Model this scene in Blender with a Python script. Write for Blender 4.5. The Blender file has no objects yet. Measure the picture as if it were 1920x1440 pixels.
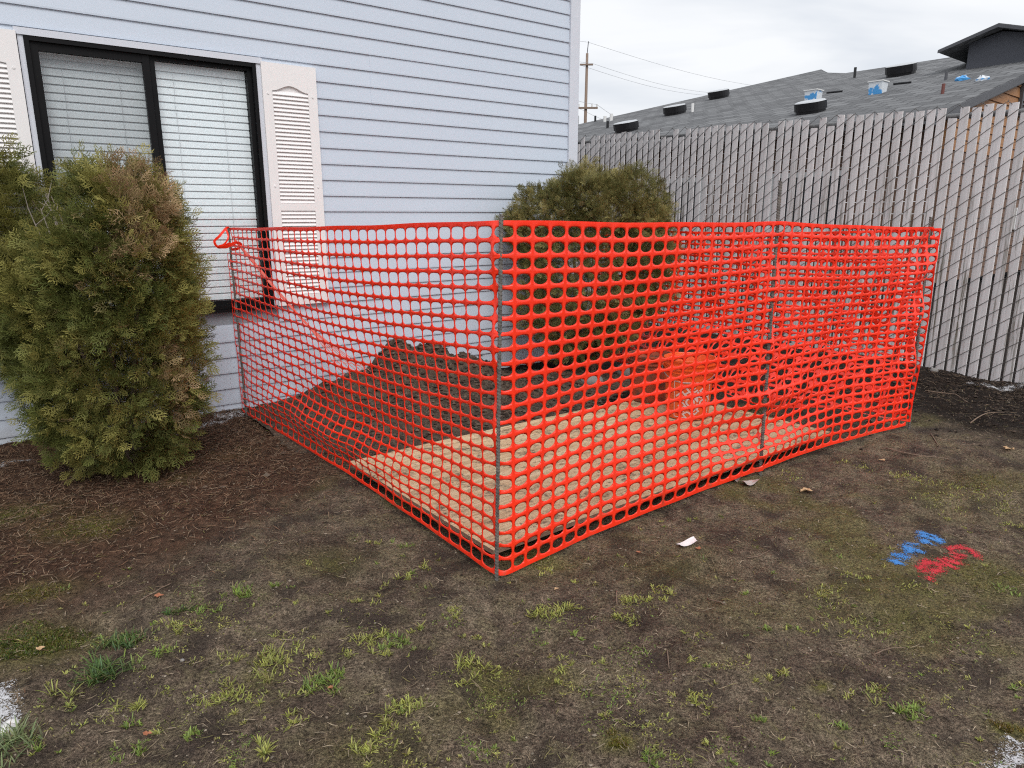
import bpy, bmesh, math, random
import numpy as np
random.seed(7); rng = np.random.default_rng(7)
scene = bpy.context.scene
COL = scene.collection

# ------------------------------------------------------------------ camera
F = 1320.0; PITCH = math.atan(316 / F); CAMH = 1.27
cam_d = bpy.data.cameras.new('camera'); cam = bpy.data.objects.new('camera', cam_d); COL.objects.link(cam)
cam.location = (0, 0, CAMH); cam.rotation_euler = (math.pi / 2 - PITCH, 0, 0)
cam_d.sensor_fit = 'HORIZONTAL'; cam_d.sensor_width = 36.0; cam_d.lens = 36.0 * F / 1920.0
cam_d.clip_start = 0.05; cam_d.clip_end = 3000
scene.camera = cam

# ------------------------------------------------------------------ world: overcast sky
SUN_EL, SUN_AZ = math.radians(48), math.radians(161)     # soft light from behind the camera, to the right
world = bpy.data.worlds.new('World'); scene.world = world; world.use_nodes = True
wn = world.node_tree.nodes; wl = world.node_tree.links
for n in list(wn): wn.remove(n)
w_out = wn.new('ShaderNodeOutputWorld')
w_bg = wn.new('ShaderNodeBackground'); w_bg.inputs['Strength'].default_value = 0.12
sky = wn.new('ShaderNodeTexSky'); sky.sky_type = 'NISHITA'; sky.sun_disc = False
sky.sun_elevation = SUN_EL; sky.sun_rotation = SUN_AZ; sky.dust_density = 4.0; sky.air_density = 1.0
w_tc = wn.new('ShaderNodeTexCoord')
w_sep = wn.new('ShaderNodeSeparateXYZ'); wl.new(w_tc.outputs['Generated'], w_sep.inputs[0])
# clouds on a flat layer: direction / (height + c)
w_add = wn.new('ShaderNodeMath'); w_add.operation = 'ADD'; w_add.inputs[1].default_value = 0.22
w_abs = wn.new('ShaderNodeMath'); w_abs.operation = 'ABSOLUTE'
wl.new(w_sep.outputs['Z'], w_abs.inputs[0]); wl.new(w_abs.outputs[0], w_add.inputs[0])
w_div = wn.new('ShaderNodeVectorMath'); w_div.operation = 'DIVIDE'
w_cmb = wn.new('ShaderNodeCombineXYZ')
for i in range(3): wl.new(w_add.outputs[0], w_cmb.inputs[i])
wl.new(w_tc.outputs['Generated'], w_div.inputs[0]); wl.new(w_cmb.outputs[0], w_div.inputs[1])
w_map = wn.new('ShaderNodeMapping'); w_map.inputs['Scale'].default_value = (0.8, 1.5, 1.0)
wl.new(w_div.outputs[0], w_map.inputs[0])
w_no = wn.new('ShaderNodeTexNoise'); w_no.inputs['Scale'].default_value = 1.5
w_no.inputs['Detail'].default_value = 5; w_no.inputs['Roughness'].default_value = 0.48
w_no.inputs['Distortion'].default_value = 0.35
wl.new(w_map.outputs[0], w_no.inputs['Vector'])
w_ramp = wn.new('ShaderNodeValToRGB'); wl.new(w_no.outputs['Fac'], w_ramp.inputs[0])
w_ramp.color_ramp.elements[0].position = 0.36; w_ramp.color_ramp.elements[0].color = (5.5, 5.8, 6.25, 1)
w_ramp.color_ramp.elements[1].position = 0.62; w_ramp.color_ramp.elements[1].color = (7.15, 7.25, 7.4, 1)
w_mix = wn.new('ShaderNodeMixRGB'); w_mix.inputs[0].default_value = 0.93
wl.new(sky.outputs[0], w_mix.inputs[1]); wl.new(w_ramp.outputs[0], w_mix.inputs[2])
wl.new(w_mix.outputs[0], w_bg.inputs['Color']); wl.new(w_bg.outputs[0], w_out.inputs['Surface'])

sun_d = bpy.data.lights.new('sun', 'SUN'); sun_d.energy = 1.5; sun_d.angle = math.radians(32)
sun_d.color = (1.0, 0.97, 0.93)
sun = bpy.data.objects.new('sun', sun_d); COL.objects.link(sun)
sun.rotation_euler = (math.pi / 2 - SUN_EL, 0, math.pi - SUN_AZ)
sun.location = (0, -4, 8)

scene.view_settings.view_transform = 'Standard'; scene.view_settings.look = 'None'
scene.view_settings.gamma = 1.0; scene.view_settings.use_curve_mapping = False
scene.view_settings.exposure = 0.24
scene.cycles.max_bounces = 4; scene.cycles.diffuse_bounces = 2; scene.cycles.glossy_bounces = 2; scene.cycles.transmission_bounces = 2; scene.cycles.transparent_max_bounces = 10
scene.cycles.adaptive_threshold = 0.02; scene.cycles.filter_width = 1.15; scene.cycles.use_denoising = False; scene.cycles.use_light_tree = False
world.cycles.sampling_method = 'MANUAL'; world.cycles.sample_map_resolution = 256

# ------------------------------------------------------------------ measuring helpers
_c, _s = math.cos(PITCH), math.sin(PITCH)
CAM = np.array([0, 0, CAMH])
def ray(x, y):
    u = (x - 960) / F; v = (720 - y) / F
    return np.array([u, _c + v * _s, -_s + v * _c])
def G(x, y, z=0.0):
    d = ray(x, y); return CAM + d * ((z - CAMH) / d[2])
def PL(x, y, p0, n):
    d = ray(x, y); return CAM + d * (np.dot(p0 - CAM, n) / np.dot(d, n))
_a = math.atan((2790 - 960) / math.hypot(F, 316))
D1 = np.array([math.sin(_a), math.cos(_a), 0]); N1 = np.array([D1[1], -D1[0], 0])     # house wall: along, outward
_b = math.atan((960 + 180) / math.hypot(F, 316))
D2 = np.array([-math.sin(_b), math.cos(_b), 0]); NF = np.array([D2[1], -D2[0], 0])    # fence: along (away), behind it
UP = np.array([0, 0, 1.0])
W0 = G(467, 765.5, 0.03); W0[2] = 0
F0 = G(1905, 718, 0.0)

def _h(ix, iy, seed):
    n = (ix.astype(np.int64) * 374761393 + iy.astype(np.int64) * 668265263 + seed * 1442695041) & 0xffffffff
    n = ((n ^ (n >> 13)) * 1274126177) & 0xffffffff
    return ((n ^ (n >> 16)) & 0xffff) / 65535.0
def vnoise(x, y, seed=0):
    x = np.asarray(x, float); y = np.asarray(y, float)
    x0 = np.floor(x); y0 = np.floor(y); fx = x - x0; fy = y - y0
    fx = fx * fx * (3 - 2 * fx); fy = fy * fy * (3 - 2 * fy)
    a = _h(x0, y0, seed); b = _h(x0 + 1, y0, seed); c = _h(x0, y0 + 1, seed); d = _h(x0 + 1, y0 + 1, seed)
    return (a * (1 - fx) + b * fx) * (1 - fy) + (c * (1 - fx) + d * fx) * fy
def fbm(x, y, seed=0, octaves=4, gain=0.5):
    t = 0; a = 1; n = 0
    for o in range(octaves):
        t = t + a * vnoise(np.asarray(x) * 2 ** o + 17.3 * o, np.asarray(y) * 2 ** o - 9.1 * o, seed + o); n += a; a *= gain
    return t / n - 0.5
def sstep(a, b, x):
    t = np.clip((np.asarray(x, float) - a) / (b - a), 0, 1); return t * t * (3 - 2 * t)

# ------------------------------------------------------------------ object helpers
def mesh_obj(name, v, f, mat, parent=None, smooth=False, attrs=None):
    me = bpy.data.meshes.new(name)
    me.from_pydata(np.asarray(v, float).tolist() if isinstance(v, np.ndarray) else [tuple(map(float, p)) for p in v], [], f.tolist() if isinstance(f, np.ndarray) else f)
    if attrs:
        for an, arr in attrs.items():
            arr = np.asarray(arr, float)
            if arr.ndim == 2:
                at = me.color_attributes.new(an, 'FLOAT_COLOR', 'POINT')
                full = np.ones((len(arr), 4)); full[:, :arr.shape[1]] = arr
                at.data.foreach_set('color', full.ravel())
            else:
                at = me.attributes.new(an, 'FLOAT', 'POINT'); at.data.foreach_set('value', arr.ravel())
    if smooth: me.polygons.foreach_set('use_smooth', [True] * len(me.polygons))
    me.update()
    if mat: me.materials.append(mat)
    o = bpy.data.objects.new(name, me); COL.objects.link(o)
    if parent is not None: o.parent = parent
    return o
def share(name, me, parent=None):
    o = bpy.data.objects.new(name, me); COL.objects.link(o)
    if parent is not None: o.parent = parent
    return o
def tag(o, label, cat, group=None):
    o['label'] = label; o['category'] = cat
    if group: o['group'] = group
    return o
def kind(o, k): o['kind'] = k; return o
def thing(name, label, cat, loc=(0, 0, 0), group=None):
    o = bpy.data.objects.new(name, None); COL.objects.link(o); o.location = tuple(loc); o.empty_display_size = 0.1
    return tag(o, label, cat, group)
def keepworld(o, parent):
    o.parent = parent
    return o

class MB:
    def __init__(s): s.v = []; s.f = []
    def add(s, v, f):
        n = len(s.v); s.v += [tuple(map(float, p)) for p in v]; s.f += [tuple(i + n for i in q) for q in f]; return s
    def box(s, o, ax, ay, az):
        """box from corner o with edge vectors"""
        o, ax, ay, az = map(lambda q: np.asarray(q, float), (o, ax, ay, az))
        p = [o, o + ax, o + ax + ay, o + ay, o + az, o + ax + az, o + ax + ay + az, o + ay + az]
        if np.dot(np.cross(ax, ay), az) < 0: fs = [(0, 1, 2, 3), (4, 7, 6, 5), (0, 4, 5, 1), (1, 5, 6, 2), (2, 6, 7, 3), (3, 7, 4, 0)]
        else: fs = [(0, 3, 2, 1), (4, 5, 6, 7), (0, 1, 5, 4), (1, 2, 6, 5), (2, 3, 7, 6), (3, 0, 4, 7)]
        return s.add(p, fs)
    def tube(s, pts, rad, n=8, cap=True):
        pts = [np.asarray(p, float) for p in pts]; m = len(pts)
        rad = [rad] * m if np.isscalar(rad) else rad
        v = []; ref = None
        for i, p in enumerate(pts):
            t = pts[min(i + 1, m - 1)] - pts[max(i - 1, 0)]; t = t / (np.linalg.norm(t) + 1e-12)
            if ref is None:
                ref = np.cross(t, [0, 0, 1.0] if abs(t[2]) < .9 else [1.0, 0, 0])
            a = ref - t * np.dot(ref, t); a /= np.linalg.norm(a) + 1e-12; ref = a; b = np.cross(t, a)
            for k in range(n):
                an = 2 * math.pi * k / n; v.append(p + rad[i] * (math.cos(an) * a + math.sin(an) * b))
        f = [(i * n + k, i * n + (k + 1) % n, (i + 1) * n + (k + 1) % n, (i + 1) * n + k) for i in range(m - 1) for k in range(n)]
        if cap: f += [tuple(range(n - 1, -1, -1)), tuple((m - 1) * n + k for k in range(n))]
        return s.add(v, f)
    def lathe(s, prof, c, n=32, close=False):
        c = np.asarray(c, float); m = len(prof)
        v = [c + [r * math.cos(2 * math.pi * k / n), r * math.sin(2 * math.pi * k / n), z] for r, z in prof for k in range(n)]
        f = [(i * n + k, i * n + (k + 1) % n, (i + 1) * n + (k + 1) % n, (i + 1) * n + k) for i in range(m - 1) for k in range(n)]
        return s.add(v, f)
    def prism(s, poly, ext):
        ext = np.asarray(ext, float); n = len(poly); poly = [np.asarray(p, float) for p in poly]
        v = poly + [p + ext for p in poly]
        f = [tuple(range(n)), tuple(range(2 * n - 1, n - 1, -1))] + [(i, i + n, (i + 1) % n + n, (i + 1) % n) for i in range(n)]
        return s.add(v, f)
    def build(s, name, mat, parent=None, smooth=False):
        o = mesh_obj(name, s.v, s.f, mat, parent, smooth)
        bm = bmesh.new(); bm.from_mesh(o.data); bmesh.ops.recalc_face_normals(bm, faces=bm.faces); bm.to_mesh(o.data); bm.free()
        return o

# ------------------------------------------------------------------ material helpers
class NT:
    def __init__(s, name):
        s.m = bpy.data.materials.new(name); s.m.use_nodes = True; s.t = s.m.node_tree; s.n = s.t.nodes
        s.b = s.n['Principled BSDF']; s.out = s.n['Material Output']
    def link(s, a, b): s.t.links.new(a, b)
    def set(s, sock, val):
        if hasattr(val, 'is_linked') or isinstance(val, bpy.types.NodeSocket): s.link(val, sock)
        elif isinstance(val, (tuple, list)) and len(val) == 3 and sock.type == 'RGBA': sock.default_value = (*val, 1)
        else: sock.default_value = val
    def coord(s, which='Object'):
        return s.n.new('ShaderNodeTexCoord').outputs[which]
    def geo(s): return s.n.new('ShaderNodeNewGeometry').outputs['Position']
    def mapping(s, vec, scale=(1, 1, 1), rot=(0, 0, 0), loc=(0, 0, 0)):
        m = s.n.new('ShaderNodeMapping'); s.link(vec, m.inputs[0]); m.inputs['Scale'].default_value = scale
        m.inputs['Rotation'].default_value = rot; m.inputs['Location'].default_value = loc; return m.outputs[0]
    def noise(s, vec, scale, detail=4, rough=0.55, dist=0.0):
        n = s.n.new('ShaderNodeTexNoise'); s.link(vec, n.inputs['Vector']); n.inputs['Scale'].default_value = scale
        n.inputs['Detail'].default_value = detail; n.inputs['Roughness'].default_value = rough; n.inputs['Distortion'].default_value = dist
        return n.outputs['Fac']
    def voro(s, vec, scale, feature='F1', out='Distance'):
        n = s.n.new('ShaderNodeTexVoronoi'); n.feature = feature; s.link(vec, n.inputs['Vector']); n.inputs['Scale'].default_value = scale
        return n.outputs[out]
    def ramp(s, fac, stops):
        n = s.n.new('ShaderNodeValToRGB'); s.link(fac, n.inputs[0]); e = n.color_ramp.elements
        while len(e) < len(stops): e.new(0.5)
        for i, (p, c) in enumerate(stops):
            e[i].position = p; e[i].color = (*c, 1) if not np.isscalar(c) else (c, c, c, 1)
        return n.outputs[0]
    def mix(s, fac, a, b, mode='MIX'):
        n = s.n.new('ShaderNodeMixRGB'); n.blend_type = mode
        s.set(n.inputs[0], fac); s.set(n.inputs[1], a); s.set(n.inputs[2], b); return n.outputs[0]
    def math(s, op, a, b=0.0, clamp=False):
        n = s.n.new('ShaderNodeMath'); n.operation = op; n.use_clamp = clamp; s.set(n.inputs[0], a); s.set(n.inputs[1], b); return n.outputs[0]
    def attr(s, name, out='Color'):
        n = s.n.new('ShaderNodeAttribute'); n.attribute_name = name; return n.outputs[out]
    def rand(s):
        return s.n.new('ShaderNodeObjectInfo').outputs['Random']
    def bump(s, h, strength=0.3, dist=0.01, prev=None):
        n = s.n.new('ShaderNodeBump'); n.inputs['Strength'].default_value = strength; n.inputs['Distance'].default_value = dist
        s.link(h, n.inputs['Height'])
        if prev is not None: s.link(prev, n.inputs['Normal'])
        return n.outputs[0]
    def done(s, color=None, rough=0.6, normal=None, spec=None, **kw):
        if color is not None: s.set(s.b.inputs['Base Color'], color)
        s.set(s.b.inputs['Roughness'], rough)
        if spec is not None: s.set(s.b.inputs['Specular IOR Level'], spec)
        if normal is not None: s.link(normal, s.b.inputs['Normal'])
        for k, v in kw.items(): s.set(s.b.inputs[k.replace('_', ' ')], v)
        return s.m

def simple(name, col, rough=0.6, var=0.12, scale=30, metal=0.0, bump=0.0, spec=None):
    t = NT(name); p = t.geo(); n = t.noise(p, scale, 4)
    c = t.mix(n, tuple(x * (1 - var) for x in col), tuple(x * (1 + var) for x in col))
    nm = t.bump(t.noise(p, scale * 4, 3), bump, 0.004) if bump else None
    return t.done(c, rough, nm, spec, Metallic=metal)

M = {}
def mats():
    # vinyl siding: pale grey blue, faint embossed grain along the wall, grime low down
    t = NT('siding'); p = t.geo(); rot = t.mapping(p, (1, 1, 1), (0, 0, -(math.pi / 2 - _a)))
    g = t.noise(t.mapping(rot, (5, 5, 160)), 1.0, 5, 0.6)
    big = t.noise(t.mapping(rot, (1.2, 1.2, 3)), 1.0, 3)
    c = t.mix(big, (0.555, 0.625, 0.725), (0.615, 0.68, 0.775))
    r = t.rand(); c = t.mix(t.math('MULTIPLY', r, 0.10), c, (0.50, 0.55, 0.66))
    sep = t.n.new('ShaderNodeSeparateXYZ'); t.link(p, sep.inputs[0])
    sp = t.noise(p, 70, 2, 0.5); low = t.ramp(sep.outputs['Z'], [(0.0, 1.0), (0.75, 0.0)])
    spl = t.math('MULTIPLY', t.ramp(sp, [(0.66, 0.0), (0.72, 1.0)]), low, True)
    c = t.mix(t.math('MULTIPLY', spl, 0.75), c, (0.09, 0.065, 0.05))
    dirt = t.math('MULTIPLY', t.ramp(t.noise(p, 6, 5), [(0.45, 0.0), (0.75, 1.0)]), t.ramp(sep.outputs['Z'], [(0.0, 0.5), (0.5, 0.0)]))
    c = t.mix(dirt, c, (0.30, 0.26, 0.22))
    M['siding'] = t.done(c, 0.5, t.bump(g, 0.12, 0.002), 0.35)
    M['trim'] = simple('white_trim', (0.66, 0.69, 0.76), 0.45, 0.04, 8)
    t = NT('shutter_paint'); p = t.geo(); n = t.noise(p, 9, 4)
    M['shutter'] = t.done(t.mix(n, (0.84, 0.815, 0.815), (0.90, 0.885, 0.885)), 0.5, t.bump(t.noise(t.mapping(p, (60, 60, 6)), 3, 3), 0.05, 0.002), 0.3)
    M['blackframe'] = simple('black_window_frame', (0.007, 0.007, 0.008), 0.5, 0.2, 20, spec=0.15)
    M['bluegrey_under'] = simple('sheathing', (0.3, 0.32, 0.36), 0.8)
    M['blind'] = simple('blind_slat', (0.82, 0.88, 0.92), 0.45, 0.02, 5)
    M['room'] = simple('dark_room', (0.05, 0.05, 0.05), 0.9)
    t = NT('window_glass')
    gl = t.n.new('ShaderNodeBsdfGlossy'); gl.inputs['Roughness'].default_value = 0.02; gl.inputs['Color'].default_value = (1, 1, 1, 1)
    tr = t.n.new('ShaderNodeBsdfTransparent'); tr.inputs['Color'].default_value = (0.97, 0.99, 0.99, 1)
    lw = t.n.new('ShaderNodeLayerWeight'); lw.inputs[0].default_value = 0.5
    sch = t.math('ADD', t.math('MULTIPLY', t.math('POWER', lw.outputs['Facing'], 4.0), 0.85), 0.10)
    mx = t.n.new('ShaderNodeMixShader'); t.link(sch, mx.inputs[0]); t.link(tr.outputs[0], mx.inputs[1]); t.link(gl.outputs[0], mx.inputs[2])
    t.link(mx.outputs[0], t.out.inputs['Surface']); M['glass'] = t.m
    t = NT('insect_screen')
    tr = t.n.new('ShaderNodeBsdfTransparent'); df = t.n.new('ShaderNodeBsdfDiffuse'); df.inputs[0].default_value = (0.05, 0.05, 0.055, 1)
    mx = t.n.new('ShaderNodeMixShader'); mx.inputs[0].default_value = 0.24; t.link(tr.outputs[0], mx.inputs[1]); t.link(df.outputs[0], mx.inputs[2])
    t.link(mx.outputs[0], t.out.inputs['Surface']); M['screen'] = t.m
    # orange safety mesh: thin coloured plastic, some light passes through
    t = NT('orange_mesh'); p = t.geo(); n = t.noise(p, 5, 4)
    c = t.mix(n, (0.97, 0.032, 0.010), (1.0, 0.050, 0.014))
    dirt = t.ramp(t.noise(p, 14, 5, 0.65), [(0.56, 0.0), (0.74, 1.0)])
    sep = t.n.new('ShaderNodeSeparateXYZ'); t.link(p, sep.inputs[0])
    dirt = t.math('MULTIPLY', dirt, t.ramp(sep.outputs['Z'], [(0.0, 0.9), (0.45, 0.25)]))
    c = t.mix(dirt, c, (0.22, 0.09, 0.05))
    t.done(c, 0.32, None, 0.6)
    tl = t.n.new('ShaderNodeBsdfTranslucent'); t.link(c, tl.inputs[0])
    # fluorescent pigment: reflects and passes more red than plain paint would
    t.link(t.mix(0.80, c, (0, 0, 0)), tl.inputs[0])
    mx = t.n.new('ShaderNodeAddShader')
    t.link(t.b.outputs[0], mx.inputs[0]); t.link(tl.outputs[0], mx.inputs[1]); t.link(mx.outputs[0], t.out.inputs['Surface'])
    M['mesh'] = t.m
    t = NT('stretched_mesh'); p = t.geo(); n = t.noise(p, 40, 4)      # plastic whitened where it is stretched
    M['meshpale'] = t.done(t.mix(n, (0.95, 0.16, 0.12), (0.95, 0.42, 0.36)), 0.4, None, 0.5)
    t = NT('rebar_steel'); p = t.geo(); n = t.noise(p, 40, 5, 0.65)
    M['rebar'] = t.done(t.ramp(n, [(0.35, (0.10, 0.092, 0.085)), (0.6, (0.22, 0.20, 0.18)), (0.75, (0.19, 0.11, 0.06))]), 0.6, t.bump(t.noise(p, 300, 3), 0.3, 0.001), 0.4, Metallic=0.35)
    # plywood
    t = NT('plywood'); p = t.geo(); rot = t.mapping(p, (1, 1, 1), (0, 0, -math.atan2(1.47, 1.83)))
    st = t.mapping(rot, (2.2, 26, 10)); g1 = t.noise(st, 1.0, 6, 0.6, 1.2); g2 = t.noise(t.mapping(rot, (9, 150, 40)), 1.0, 4)
    c = t.ramp(g1, [(0.32, (0.40, 0.24, 0.11)), (0.5, (0.66, 0.46, 0.26)), (0.68, (0.82, 0.65, 0.42))])
    c = t.mix(0.35, c, t.ramp(g2, [(0.3, (0.30, 0.19, 0.10)), (0.6, (0.75, 0.58, 0.38))]))
    mud = t.ramp(t.noise(p, 7, 6, 0.72), [(0.52, 0.0), (0.60, 1.0)])
    spk = t.ramp(t.noise(p, 45, 4, 0.6), [(0.60, 0.0), (0.66, 1.0)])
    m2 = t.math('MULTIPLY', mud, t.ramp(t.noise(p, 60, 4), [(0.35, 0.1), (0.6, 1.0)]))
    c = t.mix(t.math('MULTIPLY', t.math('MAXIMUM', m2, t.math('MULTIPLY', spk, 0.8)), 0.85), c, (0.07, 0.05, 0.035))
    kn = t.voro(t.mapping(rot, (3, 6, 3)), 1.3); c = t.mix(t.ramp(kn, [(0.03, 0.8), (0.09, 0.0)]), c, (0.20, 0.09, 0.04))
    M['ply'] = t.done(c, 0.75, t.bump(g2, 0.15, 0.002))
    M['plyedge'] = simple('plywood_edge', (0.30, 0.24, 0.17), 0.8, 0.3, 60)
    t = NT('bucket_orange'); p = t.geo()
    mud = t.ramp(t.noise(p, 16, 5, 0.65), [(0.58, 0.0), (0.72, 0.7)])
    M['bucket'] = t.done(t.mix(mud, (0.92, 0.12, 0.022), (0.40, 0.11, 0.05)), 0.35, None, 0.5)
    t = NT('bucket_muddy'); p = t.geo()
    mud = t.ramp(t.noise(p, 14, 6, 0.7), [(0.40, 0.0), (0.62, 1.0)])
    M['bucketmud'] = t.done(t.mix(mud, (0.42, 0.07, 0.025), (0.10, 0.05, 0.034)), 0.75, t.bump(t.noise(p, 60, 4), 0.5, 0.004))
    M['print'] = simple('white_print', (0.78, 0.62, 0.60), 0.5, 0.12, 60)
    M['steelwire'] = simple('steel_wire', (0.35, 0.35, 0.35), 0.4, 0.2, 50, 0.8)
    # soil
    t = NT('ground_soil'); p = t.geo(); z1 = t.attr('zone'); sp = t.n.new('ShaderNodeSeparateColor'); t.link(z1, sp.inputs[0])
    lit, dark, moss = sp.outputs[0], sp.outputs[1], sp.outputs[2]
    n1 = t.noise(p, 3.2, 6, 0.62); n2 = t.noise(p, 22, 6, 0.66); n3 = t.noise(p, 110, 4, 0.7); n4 = t.noise(p, 8, 5, 0.6, 0.6)
    mud = t.ramp(n1, [(0.32, (0.060, 0.043, 0.034)), (0.48, (0.125, 0.095, 0.070)), (0.66, (0.180, 0.146, 0.104))])
    mud = t.mix(0.75, mud, t.ramp(n2, [(0.32, (0.16, 0.15, 0.15)), (0.50, (0.50, 0.49, 0.48)), (0.68, (0.88, 0.85, 0.82))]), 'OVERLAY')
    alg = t.math('MULTIPLY', t.ramp(n4, [(0.46, 0.0), (0.66, 1.0)]), t.ramp(n3, [(0.3, 0.35), (0.6, 1.0)]))
    mud = t.mix(t.math('MULTIPLY', alg, 0.75), mud, (0.165, 0.140, 0.080))
    fine = t.ramp(n3, [(0.32, 0.12), (0.5, 0.5), (0.68, 0.92)])
    mud = t.mix(0.95, mud, fine, 'OVERLAY')
    # dark damp trampled places
    mud = t.mix(t.math('MULTIPLY', t.ramp(t.noise(p, 5.5, 5, 0.6), [(0.53, 0.0), (0.60, 1.0)]), 0.7), mud, (0.040, 0.030, 0.026))
    fib = t.noise(t.mapping(p, (14, 90, 40), (0, 0, 0.5)), 1.0, 5, 0.7, 1.5); fib2 = t.noise(t.mapping(p, (80, 16, 40), (0, 0, 0.7)), 1.0, 5, 0.7, 1.5)
    lc = t.ramp(fib, [(0.34, (0.050, 0.030, 0.022)), (0.50, (0.135, 0.080, 0.052)), (0.66, (0.29, 0.180, 0.115))])
    lc = t.mix(0.5, lc, t.ramp(fib2, [(0.36, (0.055, 0.033, 0.025)), (0.64, (0.24, 0.145, 0.095))]))
    lc = t.mix(0.8, lc, t.ramp(n2, [(0.34, 0.14), (0.5, 0.45), (0.66, 0.80)]), 'OVERLAY')
    dk = t.ramp(n2, [(0.3, (0.016, 0.011, 0.009)), (0.55, (0.040, 0.029, 0.022)), (0.75, (0.085, 0.06, 0.043))])
    dk = t.mix(0.5, dk, t.ramp(n3, [(0.3, 0.25), (0.5, 0.5), (0.7, 0.8)]), 'OVERLAY')
    lc = t.mix(1.0, lc, (0.60, 0.55, 0.53), 'MULTIPLY'); dk = t.mix(1.0, dk, (0.55, 0.52, 0.52), 'MULTIPLY')
    c = t.mix(lit, mud, lc); c = t.mix(dark, c, dk)
    mc = t.ramp(n3, [(0.32, (0.045, 0.048, 0.012)), (0.52, (0.155, 0.150, 0.035)), (0.70, (0.27, 0.235, 0.065))])
    mf = t.math('MULTIPLY', moss, t.ramp(n2, [(0.30, 0.3), (0.55, 1.0)]), True)
    c = t.mix(mf, c, mc)
    bsp = t.voro(p, 150, 'F1', 'Distance'); peb = t.ramp(bsp, [(0.10, 0.55), (0.16, 0.0)])
    pk = t.math('MULTIPLY', peb, t.ramp(t.noise(p, 40, 2), [(0.55, 0.0), (0.62, 1.0)]))
    c = t.mix(t.math('MULTIPLY', pk, 0.55), c, (0.22, 0.18, 0.14))
    n5 = t.noise(p, 330, 3, 0.65)
    c = t.mix(0.95, c, t.ramp(n5, [(0.34, 0.15), (0.5, 0.5), (0.68, 0.90)]), 'OVERLAY')
    nm = t.bump(n2, 0.8, 0.03); nm = t.bump(n3, 0.9, 0.010, nm); nm = t.bump(n5, 0.6, 0.003, nm); nm = t.bump(t.math('MULTIPLY', fib, lit), 0.6, 0.008, nm)
    wet = t.ramp(n1, [(0.3, 0.62), (0.6, 0.88)])
    M['ground'] = t.done(c, wet, nm, 0.14)
    t = NT('heap_soil'); p = t.geo(); n2 = t.noise(p, 26, 6, 0.68); n3 = t.noise(p, 120, 4, 0.7)
    c = t.ramp(n2, [(0.3, (0.036, 0.026, 0.020)), (0.52, (0.105, 0.077, 0.057)), (0.75, (0.18, 0.138, 0.104))])
    c = t.mix(0.6, c, t.ramp(n3, [(0.3, 0.22), (0.5, 0.5), (0.7, 0.85)]), 'OVERLAY')
    M['heap'] = t.done(c, 0.92, t.bump(n3, 0.7, 0.008, t.bump(n2, 0.8, 0.03)), 0.2)
    t = NT('coloured_bits'); M['bits'] = t.done(t.attr('col'), 0.8, None, 0.2)
    t = NT('foliage'); c = t.attr('col'); n = t.noise(t.geo(), 90, 2)
    c = t.mix(t.ramp(n, [(0.3, 0.0), (0.7, 0.45)]), c, (0.19, 0.165, 0.05), 'MIX')
    t.done(c, 0.6, None, 0.25); tl = t.n.new('ShaderNodeBsdfTranslucent'); t.link(c, tl.inputs[0])
    mx = t.n.new('ShaderNodeMixShader'); mx.inputs[0].default_value = 0.22
    t.link(t.b.outputs[0], mx.inputs[1]); t.link(tl.outputs[0], mx.inputs[2]); t.link(mx.outputs[0], t.out.inputs['Surface']); M['foliage'] = t.m
    t = NT('grass'); c = t.attr('col'); t.done(c, 0.5, None, 0.3); tl = t.n.new('ShaderNodeBsdfTranslucent'); t.link(c, tl.inputs[0])
    mx = t.n.new('ShaderNodeMixShader'); mx.inputs[0].default_value = 0.3
    t.link(t.b.outputs[0], mx.inputs[1]); t.link(tl.outputs[0], mx.inputs[2]); t.link(mx.outputs[0], t.out.inputs['Surface']); M['grass'] = t.m
    M['bark'] = simple('bark', (0.16, 0.12, 0.09), 0.9, 0.4, 60, bump=0.6)
    M['deadwood'] = simple('bare_grey_twigs', (0.30, 0.26, 0.22), 0.85, 0.35, 70)
    # weathered fence slats: pinkish grey with dark algae runs
    t = NT('fence_slat'); p = t.geo(); ob = t.coord('Object'); r = t.rand()
    off = t.n.new('ShaderNodeCombineXYZ'); t.link(t.math('MULTIPLY', r, 37.0), off.inputs[0]); t.link(t.math('MULTIPLY', r, 11.0), off.inputs[2])
    va = t.n.new('ShaderNodeVectorMath'); va.operation = 'ADD'; t.link(ob, va.inputs[0]); t.link(off.outputs[0], va.inputs[1]); q = va.outputs[0]
    c = t.mix(t.noise(q, 5, 4), (0.74, 0.715, 0.72), (0.85, 0.825, 0.83))
    c = t.mix(t.ramp(t.noise(t.mapping(q, (70, 70, 1.5)), 1.0, 4), [(0.4, 0.0), (0.75, 0.35)]), c, (0.42, 0.40, 0.39))
    c = t.mix(t.math('MULTIPLY', r, 0.30), c, (0.48, 0.46, 0.46))
    sep = t.n.new('ShaderNodeSeparateXYZ'); t.link(ob, sep.inputs[0])
    run = t.noise(t.mapping(q, (38, 38, 1.6)), 1.0, 5, 0.65)
    hz = t.ramp(t.math('MULTIPLY', sep.outputs['Z'], 0.5), [(0.0, 0.55), (0.22, 1.0), (0.60, 0.75), (0.92, 0.15)])
    # per-slat amount
    amt = t.ramp(t.math('FRACT', t.math('MULTIPLY', r, 7.31)), [(0.25, 0.25), (0.65, 1.0)])
    runm = t.math('MULTIPLY', t.math('MULTIPLY', t.ramp(run, [(0.50, 0.0), (0.60, 1.0)]), hz), amt)
    c = t.mix(runm, c, t.mix(t.noise(q, 50, 3), (0.075, 0.068, 0.045), (0.20, 0.175, 0.125)))
    spk = t.ramp(t.noise(q, 55, 3, 0.6), [(0.68, 0.0), (0.74, 0.7)])
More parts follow.
